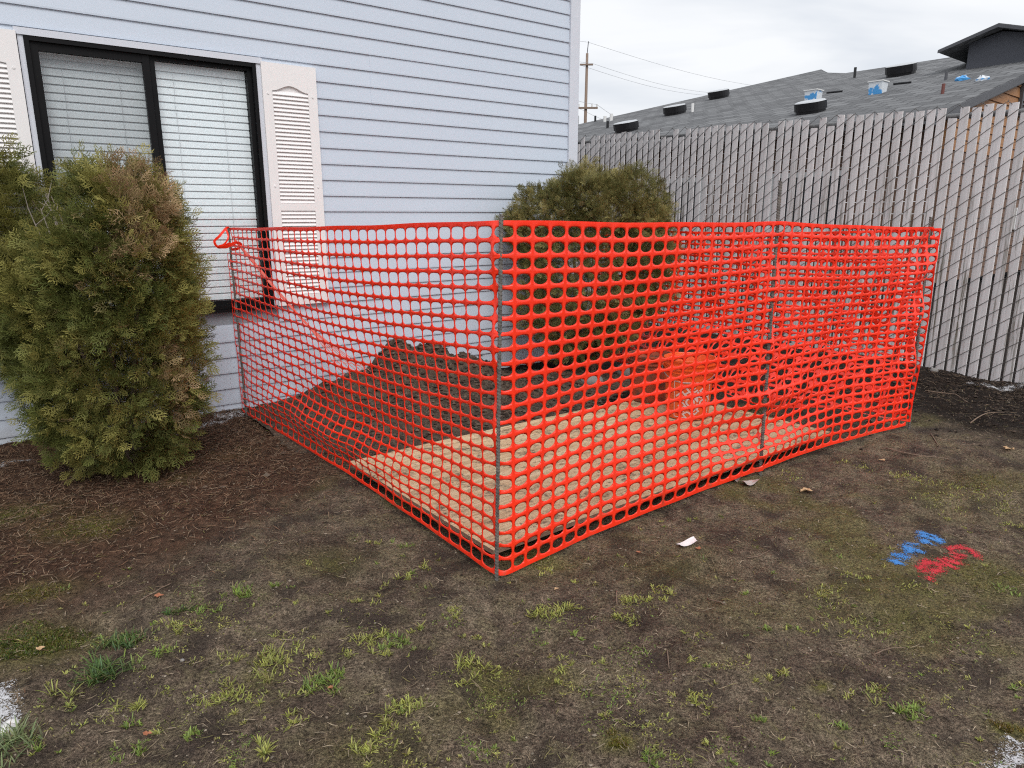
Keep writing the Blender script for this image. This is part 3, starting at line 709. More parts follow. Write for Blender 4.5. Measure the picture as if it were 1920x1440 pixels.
def bucket(name, label, c, mat, R=0.150, r=0.128, H=0.365, rings=True, text=False, group=None):
    b = thing(name, label, 'bucket', c, group); z = 0.0
    prof = [(0.0, 0.004), (r - .006, 0.004), (r - .004, 0.0), (r, 0.0), (r + .001, 0.004)]
    for q in np.linspace(0.02, H - .085, 6): prof.append((r + (R - r) * q / H, q))
    for q in ([0.080, 0.058, 0.034] if rings else []):
        rr = r + (R - r) * (H - q) / H
        prof += [(rr, H - q - .004), (rr + .009, H - q - .002), (rr + .009, H - q + .003), (rr, H - q + .005)]
    prof += [(R - .001, H - .012), (R + .006, H - .011), (R + .007, H), (R - .002, H + .001), (R - .005, H - .004), (r - .004, 0.012), (0.0, 0.010)]
    MB().lathe(prof, (0, 0, 0), 40).build('shell', mat, b, True).data.polygons.foreach_set('use_smooth', [True] * 0) if False else None
    o = MB().lathe(prof, (0, 0, 0), 40).build('body', mat, b, False)
    md = o.modifiers.new('edge', 'EDGE_SPLIT') if False else None
    for p in o.data.polygons: p.use_smooth = True
    try: o.data.set_sharp_from_angle(angle=math.radians(35))
    except Exception: pass
    # wire bail hanging down on the camera side
    an = math.atan2(-c[1], -c[0]); fx = np.array([math.cos(an), math.sin(an), 0]); fy = np.array([-fx[1], fx[0], 0])
    hz = H - .05; pts = [fy * (R + .012) * math.cos(q) + fx * (.03 + (R + .015) * .98 * math.sin(q)) + UP * (hz - 0.075 * math.sin(q)) for q in np.linspace(0, math.pi, 24)]
    if text: MB().tube(pts, 0.0022, 6).build('handle', M['steelwire'], b, True)
    for sg in (1, -1):
        mb = MB(); mb.tube([fy * sg * (R - .006) + UP * hz, fy * sg * (R + .018) + UP * hz], 0.012, 12); mb.build('handle_lug', mat, b, True)
    if text:
        cu = bpy.data.curves.new('lettering', 'FONT'); cu.body = 'THE\nHOME\nDEPOT'; cu.size = 0.078; cu.align_x = 'CENTER'; cu.space_line = 0.78; cu.offset = 0.0022
        to = bpy.data.objects.new('lettering', cu); COL.objects.link(to)
        dg = bpy.context.evaluated_depsgraph_get(); me = bpy.data.meshes.new_from_object(to.evaluated_get(dg)); bpy.data.objects.remove(to)
        bm = bmesh.new(); bm.from_mesh(me); bmesh.ops.triangulate(bm, faces=bm.faces)
        bmesh.ops.subdivide_edges(bm, edges=[e for e in bm.edges if e.calc_length() > .02], cuts=2, use_grid_fill=False); 
        ca, sa = math.cos(math.radians(40)), math.sin(math.radians(40))
        ys = [v.co.y for v in bm.verts]; cy = (max(ys) + min(ys)) / 2
        for v in bm.verts:
            x, y = v.co.x * .92, v.co.y - cy
            X, Y = x * ca - y * sa, x * sa + y * ca
            zz = 0.125 + Y * .92; th = an + 0.22 + X / 0.142; rr = r + (R - r) * zz / H + 0.0016
            v.co = (rr * math.cos(th), rr * math.sin(th), zz)
        bm.to_mesh(me); bm.free(); me.materials.append(M['print'])
        share('lettering', me, b)
        # thin white square outline round the lettering
        mb = MB(); qa = 0.118
        pts = [(-qa, 0.015), (qa, 0.015), (qa, 0.235), (-qa, 0.235), (-qa, 0.015)]
        for (x0, z0), (x1, z1) in zip(pts[:-1], pts[1:]):
            seg = []
            for q in np.linspace(0, 1, 14):
                x = x0 + (x1 - x0) * q; zz = z0 + (z1 - z0) * q; th = an + .22 + x / .142; rr = r + (R - r) * zz / H + .0012
                seg.append((rr * math.cos(th), rr * math.sin(th), zz))
            mb.tube(seg, 0.0018, 4)
        mb.build('border_line', M['print'], b)
    return b
BK = G(1288, 772, PLYZ() + .02); BK[2] = PLYZ() + 0.002
bucket('bucket', 'bright orange plastic bucket with white lettering standing on the plywood', BK, M['bucket'], text=True, group='buckets on the plywood')
BK2 = G(1216, 742, PLYZ() + .02); BK2[2] = PLYZ() + 0.002
bucket('bucket', 'mud-caked rusty red bucket behind the bright orange bucket', BK2, M['bucketmud'], 0.14, 0.12, 0.31, group='buckets on the plywood')

# ------------------------------------------------------------------ rebar stakes
PA = np.array([-1.705, 4.352, 0.0]); PB = G(931, 1085); PC = G(1425, 888); PD = np.array([2.425, 4.12, 0.0])
PE = np.array([1.02, 5.95, 0.0])
TA = np.array([-1.712, 4.352, 1.20]); TB = np.array([-0.034, 2.299, 1.278]); TC = np.array([1.232, 3.36, 1.435]); TD = np.array([2.39, 4.13, 1.27]); TE = np.array([1.0, 5.95, 1.25])
def rebar(a, b, label, rad=0.0075):
    a = np.asarray(a, float).copy(); b = np.asarray(b, float); d = (b - a); L = np.linalg.norm(d); d /= L
    a = a - d * 0.15; L += 0.15
    n = 10; ref = np.cross(d, [1.0, 0, 0]); ref /= np.linalg.norm(ref); r2 = np.cross(d, ref)
    zz = []; q = 0.0; pitch = 0.0125
    while q < L - pitch:
        zz += [(q, 1.0), (q + .0065, 1.0), (q + .0078, 1.20), (q + .0112, 1.20)]; q += pitch
    v = []; f = []
    base = thing_at = a + d * 0.15
    for z, k in zz:
        for i in range(n):
            an = 2 * math.pi * i / n
            sk = 0.0035 * math.sin(an)      # slightly oblique ribs
            kk = max(k, 1.18) if i in (0, 5) else k
            v.append(a + d * (z + sk) + rad * kk * (math.cos(an) * ref + math.sin(an) * r2) - base)
    m = len(zz)
    f = [(i * n + k, i * n + (k + 1) % n, (i + 1) * n + (k + 1) % n, (i + 1) * n + k) for i in range(m - 1) for k in range(n)] + [tuple((m - 1) * n + k for k in range(n))]
    o = mesh_obj('rebar_stake', v, f, M['rebar']); o.location = tuple(base)
    tag(o, label, 'stake', 'rebar stakes holding the mesh'); return o
rebar(PA, TA, 'thin rebar stake at the left end of the orange mesh, beside the window', 0.0060)
rebar(PB, TB, 'ribbed rebar stake at the near front corner of the orange mesh', 0.0064)
rebar(PC, TC, 'tall leaning rebar stake in the middle of the right mesh face', 0.0078)
rebar(PD, TD, 'rebar stake at the far right corner of the orange mesh', 0.0068)
rebar(PE, TE, 'rebar stake behind the round shrub by the house corner', 0.0075)

# ------------------------------------------------------------------ orange safety mesh
class Path:
    """plan polyline with rounded corners, top/bottom heights"""
    def __init__(s, pts, zt, zb):
        p = [np.array(q[:2], float) for q in pts]; out = []; zz = []; 
        seg = []
        for i in range(len(p) - 1):
            n = 60
            for k in range(n): 
                t = k / n; out.append(p[i] * (1 - t) + p[i + 1] * t); zz.append((zt[i] * (1 - t) + zt[i + 1] * t, zb[i] * (1 - t) + zb[i + 1] * t))
        out.append(p[-1]); zz.append((zt[-1], zb[-1]))
        s.p = np.array(out); s.z = np.array(zz)
        # smooth corners
        for _ in range(3):
            q = s.p.copy(); q[1:-1] = (s.p[:-2] + 2 * s.p[1:-1] + s.p[2:]) / 4; s.p = q
        d = np.r_[0, np.cumsum(np.linalg.norm(np.diff(s.p, axis=0), axis=1))]; s.d = d; s.L = d[-1]
    def at(s, a):
        x = np.interp(a, s.d, s.p[:, 0]); y = np.interp(a, s.d, s.p[:, 1]); e = 0.02
        tx = np.interp(a + e, s.d, s.p[:, 0]) - np.interp(a - e, s.d, s.p[:, 0]); ty = np.interp(a + e, s.d, s.p[:, 1]) - np.interp(a - e, s.d, s.p[:, 1])
        l = np.hypot(tx, ty) + 1e-9; tx /= l; ty /= l
        return x, y, tx, ty, np.interp(a, s.d, s.z[:, 0]), np.interp(a, s.d, s.z[:, 1])
def mesh_panel(name, parent, surf, L, rows=24, pitch=0.077, a_start=0.0, hole=lambda a: (0.82, 0.72, 2.2), thick=0.0016, skip=None, nseg=16):
    nc = int(round(L / pitch)); cw = L / nc
    # template of one cell in [-.5,.5]^2
    ang = np.arange(nseg) * 2 * math.pi / nseg
    c, s = np.cos(ang), np.sin(ang)
    sq = 0.5 / np.maximum(np.abs(c), np.abs(s)); ox, oy = c * sq, s * sq
    # snap corners of the square ring
    if nseg == 16:
        pass
    V = []; Fc = []; base = 0
    ii, jj = np.meshgrid(np.arange(nc), np.arange(rows)); ii = ii.ravel(); jj = jj.ravel()
    if skip is not None:
        k = ~skip(ii, jj, nc, rows); ii = ii[k]; jj = jj[k]
    jit = rng.normal(0, 0.012, (len(ii), 4))
    hw, hh, expo = [np.asarray(q, float).reshape(-1, 1) * np.ones((len(ii), 1)) for q in hole(a_start + (ii + .5) * cw)]
    ix = np.sign(c) * np.abs(c) ** (2 / expo) * hw / 2; iy = np.sign(s) * np.abs(s) ** (2 / expo) * hh / 2
    mx, my = (ix * .45 + ox * .55), (iy * .45 + oy * .55)
    hem = 0.20
    tot = rows + 2 * hem
    def pos(px, py, wgt, off):
        a = a_start + (ii[:, None] + 0.5 + px) * cw
        b = (hem + jj[:, None] + 0.5 + py) / tot
        # top and bottom hems
        b = np.where((jj[:, None] == 0) & (py < -0.49), 0.0, b); b = np.where((jj[:, None] == rows - 1) & (py > 0.49), 1.0, b)
        return surf(a, b, off)
    hxs = (1 + jit[:, :1]); hys = (1 + jit[:, 1:2] * 2)
    one = np.ones((len(ii), 1))
    rings = [pos(one * ox, one * oy, 0, thick), pos(mx * one, my * one, .5, thick * .9), pos(ix * hxs, iy * hys, 1, 0.0), pos(mx * one, my * one, .5, -thick * .9), pos(one * ox, one * oy, 0, -thick)]
    P = np.stack(rings, 1)            # cells, 5, nseg, 3
    N = len(ii); P = P.reshape(N, 5 * nseg, 3)
    k = np.arange(nseg); k2 = (k + 1) % nseg
    quads = np.concatenate([np.stack([r * nseg + k, r * nseg + k2, (r + 1) * nseg + k2, (r + 1) * nseg + k], 1) for r in range(4)])
    f = (quads[None] + (np.arange(N) * 5 * nseg)[:, None, None]).reshape(-1, 4)
    v = P.reshape(-1, 3)
    # weld shared cell borders so shading runs on
    key = np.round(v * 20000).astype(np.int64); _, first, inv = np.unique(key, axis=0, return_index=True, return_inverse=True)
    v = v[first]; f = inv.ravel()[f]
    f = f[(f[:, 0] != f[:, 1]) & (f[:, 1] != f[:, 2]) & (f[:, 2] != f[:, 3]) & (f[:, 3] != f[:, 0])]
    return mesh_obj(name, v, f, M['mesh'], parent, True)

def safety_mesh():
    root = thing('safety_mesh', 'orange plastic safety mesh fence strung around the plywood and soil heap', 'safety mesh', (0, 0, 0))
    ext = (PA - PB); ext[2] = 0; ext /= np.linalg.norm(ext)
    A2 = PA + ext * 0.085
    P = Path([A2, PB + np.array([0.012, -0.020, 0]), PC, PD], [1.196, 1.256, 1.243, 1.205], [0.03, 0.012, 0.015, 0.03])
    nL = 60
    dB = P.d[nL]; dC = P.d[2 * nL]; dA = 0.085; dD = P.L
    def surf(a, b, off):
        x, y, tx, ty, zt, zb = P.at(a)
        left = np.clip((a - dA) / (dB - dA), 0, 1) * (a < dB); u = np.where(a < dB, left, np.where(a < dC, (a - dB) / (dC - dB), (a - dC) / (dD - dC)))
        span = np.sin(np.pi * np.clip(u, 0, 1))
        isL = (a < dB).astype(float); isR = 1 - isL
        w = b.copy() if hasattr(b, 'copy') else b
        # rows hang looser low down in mid span: upper rows stretched, lower rows bunch
        w = b + isL * span * 0.055 * np.sin(math.pi * b) ** 1.0 + isR * span * 0.012 * np.sin(2 * math.pi * b)
        # bunching fold near the foot of the middle stake
        fold = np.exp(-((a - dC - 0.02) / 0.42) ** 2)
        w = w + fold * 0.030 * np.exp(-((b - 0.80) / 0.09) ** 2) - fold * 0.026 * np.exp(-((b - 0.93) / 0.05) ** 2)
        # slack fold along the bottom of the left face
        fl = np.exp(-((u - 0.42) / 0.30) ** 2) * isL
        w = w + fl * (0.020 * np.exp(-((b - 0.70) / 0.12) ** 2) - 0.015 * np.exp(-((b - 0.90) / 0.06) ** 2))
        z = zt + (zb - zt) * w
        z = z - 0.006 * span * (1 - b) ** 2 + 0.0015 * np.sin(a * 9.0) * (1 - b) ** 3
        # in-plane slack: columns lean
        sl = isL * 0.05 * span * np.sin(math.pi * np.clip((b - .35) / .65, 0, 1)) - isR * 0.060 * span * sstep(.40, .95, b)
        sl = sl + 0.010 * np.sin(a * 4.1 + b * 5) * b * span
        # out of plane: inward belly low down + ripples (normal to the right of travel is inside? use (ty,-tx))
        belly = span * (0.075 * np.sin(math.pi * np.clip(b * 1.05, 0, 1)) ** 2 * (0.4 + 0.6 * b)) + 0.035 * span * b ** 3
        rip = (0.012 * np.sin(a * 7.3 + 3.0 * b) * b * span + 0.008 * np.sin(a * 17 + b * 9) * b * b) * (1 - .8 * b ** 6)
        rip = rip + fold * 0.035 * np.sin((b - .72) * 22) * sstep(0.62, 0.74, b) * (1 - sstep(.93, 1.0, b)) + fl * 0.022 * np.sin((b - .6) * 20) * sstep(.55, .7, b) * (1 - sstep(.93, 1.0, b))
        # loose right end: scrunched toward the stake top
        endr = sstep(dD - 0.35, dD, a)
        rip = rip + endr * 0.03 * np.sin(b * 24 + a * 11) * (1 - b)
        sl = sl + endr * (0.05 * np.exp(-((b - .06) / .06) ** 2) - 0.045 * sstep(.15, .45, b) * (a - dD + .35) / .35)
        # weave in and out of the stakes
        wv = 0
        for ds in (dA, dB, dC):
            wv = wv + np.exp(-((a - ds) / 0.030) ** 2) * 0.013 * np.sin(b * math.pi * 24.6 / 3 + ds)
        n_in = (-ty, tx)       # left of travel A->B->D is the inside
        o = belly + rip + wv + off
        X = x + tx * sl + n_in[0] * o; Y = y + ty * sl + n_in[1] * o
        # keep the hem just above the soil
        return np.stack([X, Y, np.maximum(z, gh(X, Y) + 0.004)], -1)
    def skip(i, j, nc, rows): return (i == 0) & (j < 3)
    def hole(a):
        k = sstep(dB - .12, dB + .12, a)
        return 0.900 - .090 * k, 0.790 - .090 * k, 3.1 - 0.95 * k
    mesh_panel('front_panel', root, surf, P.L - 0.0, skip=skip, hole=hole)
    # back panel: from the far right stake toward the house corner, foot kicked inward over the soil
    Q = Path([PD + np.array([.03, .0, 0]), PE, PE + np.array([-.30, .10, 0])], [1.20, 1.17, 1.16], [0.05, 0.14, 0.16])
    def surf2(a, b, off):
        x, y, tx, ty, zt, zb = Q.at(a); u = a / Q.L; span = np.sin(np.pi * np.clip(u, 0, 1))
        k = sstep(0.66, 1.0, b)
        z = zt + (zb - zt) * np.minimum(b, 0.66 + (b - .66) * .35 * 1.0) - 0.03 * span * (1 - b)
        z = np.where(b > .66, zt + (zb - zt) * .66 + (0.06 - (zt + (zb - zt) * .66)) * sstep(.66, 1.05, b), z)
        o = k * (0.10 + 0.42 * span * np.clip(1.3 - u, 0, 1)) + 0.03 * np.sin(a * 6 + b * 4) * b + 0.012 * np.sin(a * 15 + b * 11) + off
        n_in = (-ty, tx)
        X = x + n_in[0] * o; Y = y + n_in[1] * o
        return np.stack([X, Y, np.maximum(z + 0.02 * np.sin(a * 8 + b * 30) * k, gh(X, Y) + 0.006)], -1)
    mesh_panel('back_panel', root, surf2, Q.L)
    # torn loop of mesh sticking out past the left stake top
    def ring(name, pts, w, mat='mesh'):
        mb = MB(); pts = [np.asarray(p, float) for p in pts]; m = len(pts); v = []
        for i, p in enumerate(pts):
            t = pts[min(i + 1, m - 1)] - pts[max(i - 1, 0)]; t /= np.linalg.norm(t); view = p - CAM; view /= np.linalg.norm(view)
            sd = np.cross(t, view + np.array([.2, 0, .3])); sd /= np.linalg.norm(sd); ww = w if np.isscalar(w) else w[i]
            nn = np.cross(sd, t) * .0012
            v += [p + sd * ww + nn, p - sd * ww + nn, p - sd * ww - nn, p + sd * ww - nn]
        f = []
        for i in range(m - 1):
            for k in range(4): f.append((i * 4 + k, i * 4 + (k + 1) % 4, (i + 1) * 4 + (k + 1) % 4, (i + 1) * 4 + k))
        f += [(3, 2, 1, 0), tuple((m - 1) * 4 + k for k in range(4))]
        mb.add(v, f); return mb.build(name, M[mat], root)
    pa = lambda x, y, dd=0.0: PL(x, y, PA + np.array([0, dd, 0]), np.array([0, 1.0, 0]))
    def smooth(pts, n=6):
        pts = [np.asarray(p) for p in pts]; out = []
        for i in range(len(pts) - 1):
            p0, p1, p2, p3 = pts[max(i - 1, 0)], pts[i], pts[i + 1], pts[min(i + 2, len(pts) - 1)]
            for k in range(n):
                t = k / n; out.append(.5 * ((2 * p1) + (-p0 + p2) * t + (2 * p0 - 5 * p1 + 4 * p2 - p3) * t * t + (-p0 + 3 * p1 - 3 * p2 + p3) * t ** 3))
        return out + [pts[-1]]
    ring('torn_loop', smooth([pa(429, 428), pa(424, 428, -.02), pa(412, 442, -.05), pa(402, 453, -.06), pa(410, 464, -.05), pa(422, 460, -.03), pa(432, 456, -.01)]), 0.007)
    ring('torn_loop', smooth([pa(424, 430, -.02), pa(428, 445, -.04), pa(420, 458, -.05), pa(407, 462, -.06)]), 0.005)
    ring('torn_loop', smooth([pa(407, 463, -.05), pa(425, 463, -.06), pa(441, 455, -.05), pa(452, 458, -.02), pa(446, 466, -.03), pa(434, 468, -.02)]), 0.008)
    # gathered twisted tail of the mesh from the left stake down to the soil heap
    top = np.array(pa(441, 450, 0.0)); e1 = wp(0.74, 0.28, 0.16)
    for q in range(7):
        n = 26; pts = []
        off = (q - 3) / 3.0
        for i in range(n):
            t = i / (n - 1); p = top * (1 - t) + e1 * t - UP * 0.06 * math.sin(math.pi * t)
            spread = 0.004 + 0.15 * sstep(.50, 1.0, t) ; tw = 6.0 * t + q * 0.9
            p = p + D1 * (spread * off + .006 * math.cos(tw) * (1 - t)) + UP * (.006 * math.sin(tw) * (1 - t) - 0.05 * off * sstep(.55, 1, t))
            pts.append(p)
        ring('twisted_tail', pts, [0.0030 - 0.0012 * (i / n) for i in range(n)], 'meshpale')
    for q in range(5):     # cross strands where the tail opens out again
        t = 0.66 + q * 0.075; pts = []
        for k in range(7):
            off = (k - 3) / 3.0; p = top * (1 - t) + e1 * t - UP * 0.06 * math.sin(math.pi * t); sp = 0.004 + 0.15 * sstep(.50, 1.0, t)
            pts.append(p + D1 * (sp * off) + UP * (-0.05 * off * sstep(.55, 1, t) - .012 * (k % 2)))
        ring('cross_strand', pts, 0.0022, 'meshpale')
safety_mesh()

# ------------------------------------------------------------------ shrubs
def frond_template(seed, length=0.10, n_side=8, sub=2, wid=0.0042):
    r = np.random.default_rng(seed); V = []; Fq = []
    def strip(p, d, L, w, bend):
        n = len(V); sd = np.array([-d[1], d[0], 0]); p = np.array(p); m = p + d * L * .55 + np.array([0, 0, bend * .4]); e = p + d * L + np.array([0, 0, bend])
        V.extend([p - sd * w * .5, p + sd * w * .5, m + sd * w * .62, m - sd * w * .62, e]); Fq.append((n, n + 1, n + 2, n + 3)); Fq.append((n + 3, n + 2, n + 4, n + 4)[:3] if False else (n + 3, n + 2, n + 4))
        return e
    ax = np.array([1.0, 0, 0]); strip((0, 0, 0), ax, length, wid * .8, -length * .12)
    for i in range(n_side):
        t = (i + .8) / (n_side + .8); sg = 1 if i % 2 else -1; an = sg * math.radians(r.uniform(32, 55)); d = np.array([math.cos(an), math.sin(an), 0])
        p = np.array([length * t, 0, -length * .12 * t * t]); L = length * (.62 * (1 - t) + .20) * r.uniform(.8, 1.2); strip(p, d, L, wid, r.uniform(-.012, .006))
        for k in range(sub):
            tt = .35 + .35 * k; a2 = an + (1 if (k + i) % 2 else -1) * math.radians(r.uniform(30, 50)); strip(p + d * L * tt, np.array([math.cos(a2), math.sin(a2), 0]), L * .45 * r.uniform(.7, 1.2), wid * .9, r.uniform(-.008, .004))
    return np.array(V), Fq
TEMPL = [frond_template(s) for s in range(5)]
def scatter_fronds(points, normals, scale, cols, up=0.10, spread=0.28):
    vs = []; fs = []; cs = []; base = 0
    N = len(points); which = rng.integers(0, len(TEMPL), N)
    for t in range(len(TEMPL)):
        idx = np.where(which == t)[0]
        if not len(idx): continue
        V, Fq = TEMPL[t]; n = len(idx)
        d = normals[idx] * 0.9 + UP * up + rng.normal(0, spread, (n, 3)); d /= np.linalg.norm(d, axis=1)[:, None]
        r = rng.normal(0, 1, (n, 3)); sd = np.cross(d, r); sd /= np.linalg.norm(sd, axis=1)[:, None]; nn = np.cross(d, sd)
        sc = scale[idx][:, None, None]
        P = points[idx][:, None, :] + sc * (V[None, :, :1] * d[:, None, :] + V[None, :, 1:2] * sd[:, None, :] + V[None, :, 2:3] * nn[:, None, :])
        vs.append(P.reshape(-1, 3)); off = (np.arange(n) * len(V))
        tri = np.array([q for q in Fq if len(q) == 3]); qd = np.array([q for q in Fq if len(q) == 4])
        for arr in (tri, qd): fs += (arr[None] + off[:, None, None] + base).reshape(-1, arr.shape[1]).tolist()
        shade = np.linspace(.8, 1.15, len(V))[None, :, None] * np.ones((n, 1, 1))
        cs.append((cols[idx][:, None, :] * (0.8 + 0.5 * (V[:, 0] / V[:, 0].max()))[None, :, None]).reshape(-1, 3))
        base += n * len(V)
    return np.concatenate(vs), fs, np.concatenate(cs)
def n3(p, f, seed):
    return fbm(p[:, 0] * f + p[:, 2] * f * .7, p[:, 1] * f - p[:, 2] * f * .9, seed, 3) 
def shrub(name, label, ells, n, size, base, palette, trunk_top, bare=None, seed=1):
    root = thing(name, label, 'shrub', base); B = np.array(base, float)
    pts = []; nrm = []; wts = np.array([e[3] * e[4] + e[3] * e[5] + e[4] * e[5] for e in ells]); wts = wts / wts.sum()
    PER = 11
    for e, w in zip(ells, wts):
        m = int(n * w * 1.5 / PER); d = rng.normal(0, 1, (m, 3)); d /= np.linalg.norm(d, axis=1)[:, None]
        lay = rng.random(m); rad = np.where(lay < .66, 1.0 - .07 * rng.random(m), .55 + .38 * rng.random(m))
        c = np.array(e[:3]); R = np.array(e[3:6])
        p = c + d * R * rad[:, None]
        wob = 1 + 0.26 * n3(p, 6.0, seed) + .40 * n3(p, 12.0, seed + 9)
        p = c + d * R * (rad * wob)[:, None]
        nn = d / R + UP * .25 / R.mean() + rng.normal(0, .3, (m, 3)) / R.mean(); nn /= np.linalg.norm(nn, axis=1)[:, None]
        # each cluster is one leafy branch end: sprays fan out along its axis
        q = rng.normal(0, 1, (m, PER, 3)) * np.array([.030, .030, .028]) * (size / .62)
        p = (p[:, None, :] + q + nn[:, None, :] * rng.uniform(-.05, .045, (m, PER, 1))).reshape(-1, 3)
        nn = (nn[:, None, :] + q / np.linalg.norm(q, axis=2, keepdims=True) * .75).reshape(-1, 3); nn /= np.linalg.norm(nn, axis=1)[:, None]
        ok = np.ones(len(p), bool)
        for e2 in ells:
            if e2 is e: continue
            q2 = (p - np.array(e2[:3])) / np.array(e2[3:6]); ok &= (q2 ** 2).sum(1) > 0.62
        ok &= p[:, 2] > 0.02
        pts.append(p[ok]); nrm.append(nn[ok])
    pts = np.concatenate(pts); nrm = np.concatenate(nrm)
    if bare is not None:
        k = ~bare(pts); pts = pts[k]; nrm = nrm[k]
    N = len(pts); g = n3(pts, 5.0, seed + 20) + .9 * n3(pts, 19, seed + 30) + rng.normal(0, .08, N)
    hi = (pts[:, 2] - pts[:, 2].min()) / (np.ptp(pts[:, 2]))
    g = g + palette.get('hi', 0.0) * (hi - .5) + palette.get('dx', 0.0) * (pts[:, 0] - pts[:, 0].mean())
    cols = np.empty((N, 3)); cg, cy, cb = map(np.array, (palette['green'], palette['olive'], palette['brown']))
    t1 = sstep(-.15, .22, g)[:, None]; cols = cg * (1 - t1) + cy * t1
    t2 = sstep(palette['bt'], palette['bt'] + .16, n3(pts, 4.0, seed + 40) + .5 * n3(pts, 13, seed + 41) + rng.normal(0, .08, N) + palette.get('bdx', 0) * (pts[:, 0] - pts[:, 0].mean()) + palette.get('bhi', 0) * (hi - .5))[:, None]
    cols = cols * (1 - t2) + cb * t2; cols *= rng.uniform(.75, 1.3, (N, 1))
    sc = size * rng.uniform(.6, 1.35, N)
    v, f, c = scatter_fronds(pts - nrm * .02, nrm, sc, cols)
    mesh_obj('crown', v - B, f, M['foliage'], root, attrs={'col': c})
    # trunk and limbs
    mb = MB(); tp = np.array(trunk_top, float) - B
    for q in range(5):
        a = q * 1.3; o = np.array([math.cos(a), math.sin(a), 0]) * .03
        e = ells[q % len(ells)]; tgt = np.array(e[:3]) - B + np.array([math.cos(a) * e[3], math.sin(a) * e[4], e[5] * .5]) * .55
        mb.tube([o * .8 + UP * -.06, o + UP * .12, (o + tgt) * .5 + UP * .05, tgt], [.022, .018, .012, .005], 7)
    mb.build('trunk', M['bark'], root, True)
    mb = MB()
    for q in range(60):
        k = rng.integers(0, N); p1 = pts[k] - B; p0 = p1 * np.array([.35, .35, .75]); mid = (p0 + p1) / 2 + rng.normal(0, .02, 3) - UP * .02
        mb.tube([p0, mid, p1], [.006, .004, .0018], 4, False)
    kind(mb.build('branches', M['bark'], root), 'stuff')
    return root
pal = dict(green=(0.105, 0.132, 0.034), olive=(0.305, 0.280, 0.082), brown=(0.44, 0.30, 0.18), bt=0.30, bdx=.20, bhi=.10)
L1 = [(-1.97, 3.43, .62, .40, .38, .66), (-1.87, 3.43, 1.19, .25, .26, .31), (-1.90, 3.43, 1.02, .31, .31, .38), (-2.66, 3.60, 1.12, .33, .33, .50), (-2.25, 3.50, .80, .33, .32, .40), (-1.85, 3.42, .92, .27, .3, .36)]
def bare1(p): return (((p[:, 0] + 2.13) / .11) ** 2 + ((p[:, 1] - 3.3) / .5) ** 2 + ((p[:, 2] - 1.34) / .17) ** 2) < 1.0
sh1 = shrub('arborvitae_shrub', 'large olive-green arborvitae shrub with browning tips in front of the window', L1, 20000, 0.60, (-1.97, 3.43, 0.0), pal, (-1.95, 3.43, 1.0), bare1, 3)
mb = MB()
for q in range(16):   # bare grey twigs in the gap of the crown
    p0 = np.array([-2.03 + rng.normal(0, .05), 3.34 + rng.normal(0, .05), 1.00]); p1 = p0 + np.array([rng.normal(-.02, .035), rng.normal(0, .04), .20 + .20 * rng.random()])
    mid = (p0 + p1) / 2 + rng.normal(0, .012, 3); mb.tube([p0, mid, p1], [.005, .0035, .0015], 5)
    for s in range(2):
        e = mid + (p1 - mid) * rng.random() + 0; mb.tube([e, e + np.array([rng.normal(0, .05), rng.normal(0, .03), .05 + .04 * rng.random()])], [.0022, .0010], 4)
for i in range(len(mb.v)): mb.v[i] = tuple(np.array(mb.v[i]) - np.array([-1.97, 3.43, 0]))
mb.build('bare_twigs', M['deadwood'], sh1)
pal2 = dict(green=(0.125, 0.125, 0.043), olive=(0.34, 0.295, 0.118), brown=(0.31, 0.23, 0.125), bt=0.24)
L2 = [(0.56, 5.46, .80, .50, .42, .64), (0.30, 5.50, 1.24, .28, .28, .25), (0.54, 5.48, 1.34, .27, .28, .27), (0.88, 5.40, 1.31, .26, .26, .27), (0.94, 5.38, .95, .27, .3, .45), (0.16, 5.5, 1.17, .20, .2, .16), (0.68, 5.42, 1.22, .34, .3, .32)]
shrub('rounded_shrub', 'rounded olive-brown evergreen shrub by the house corner behind the mesh', L2, 21000, 0.48, (0.62, 5.46, 0.0), pal2, (0.62, 5.46, 1.0), None, 8)

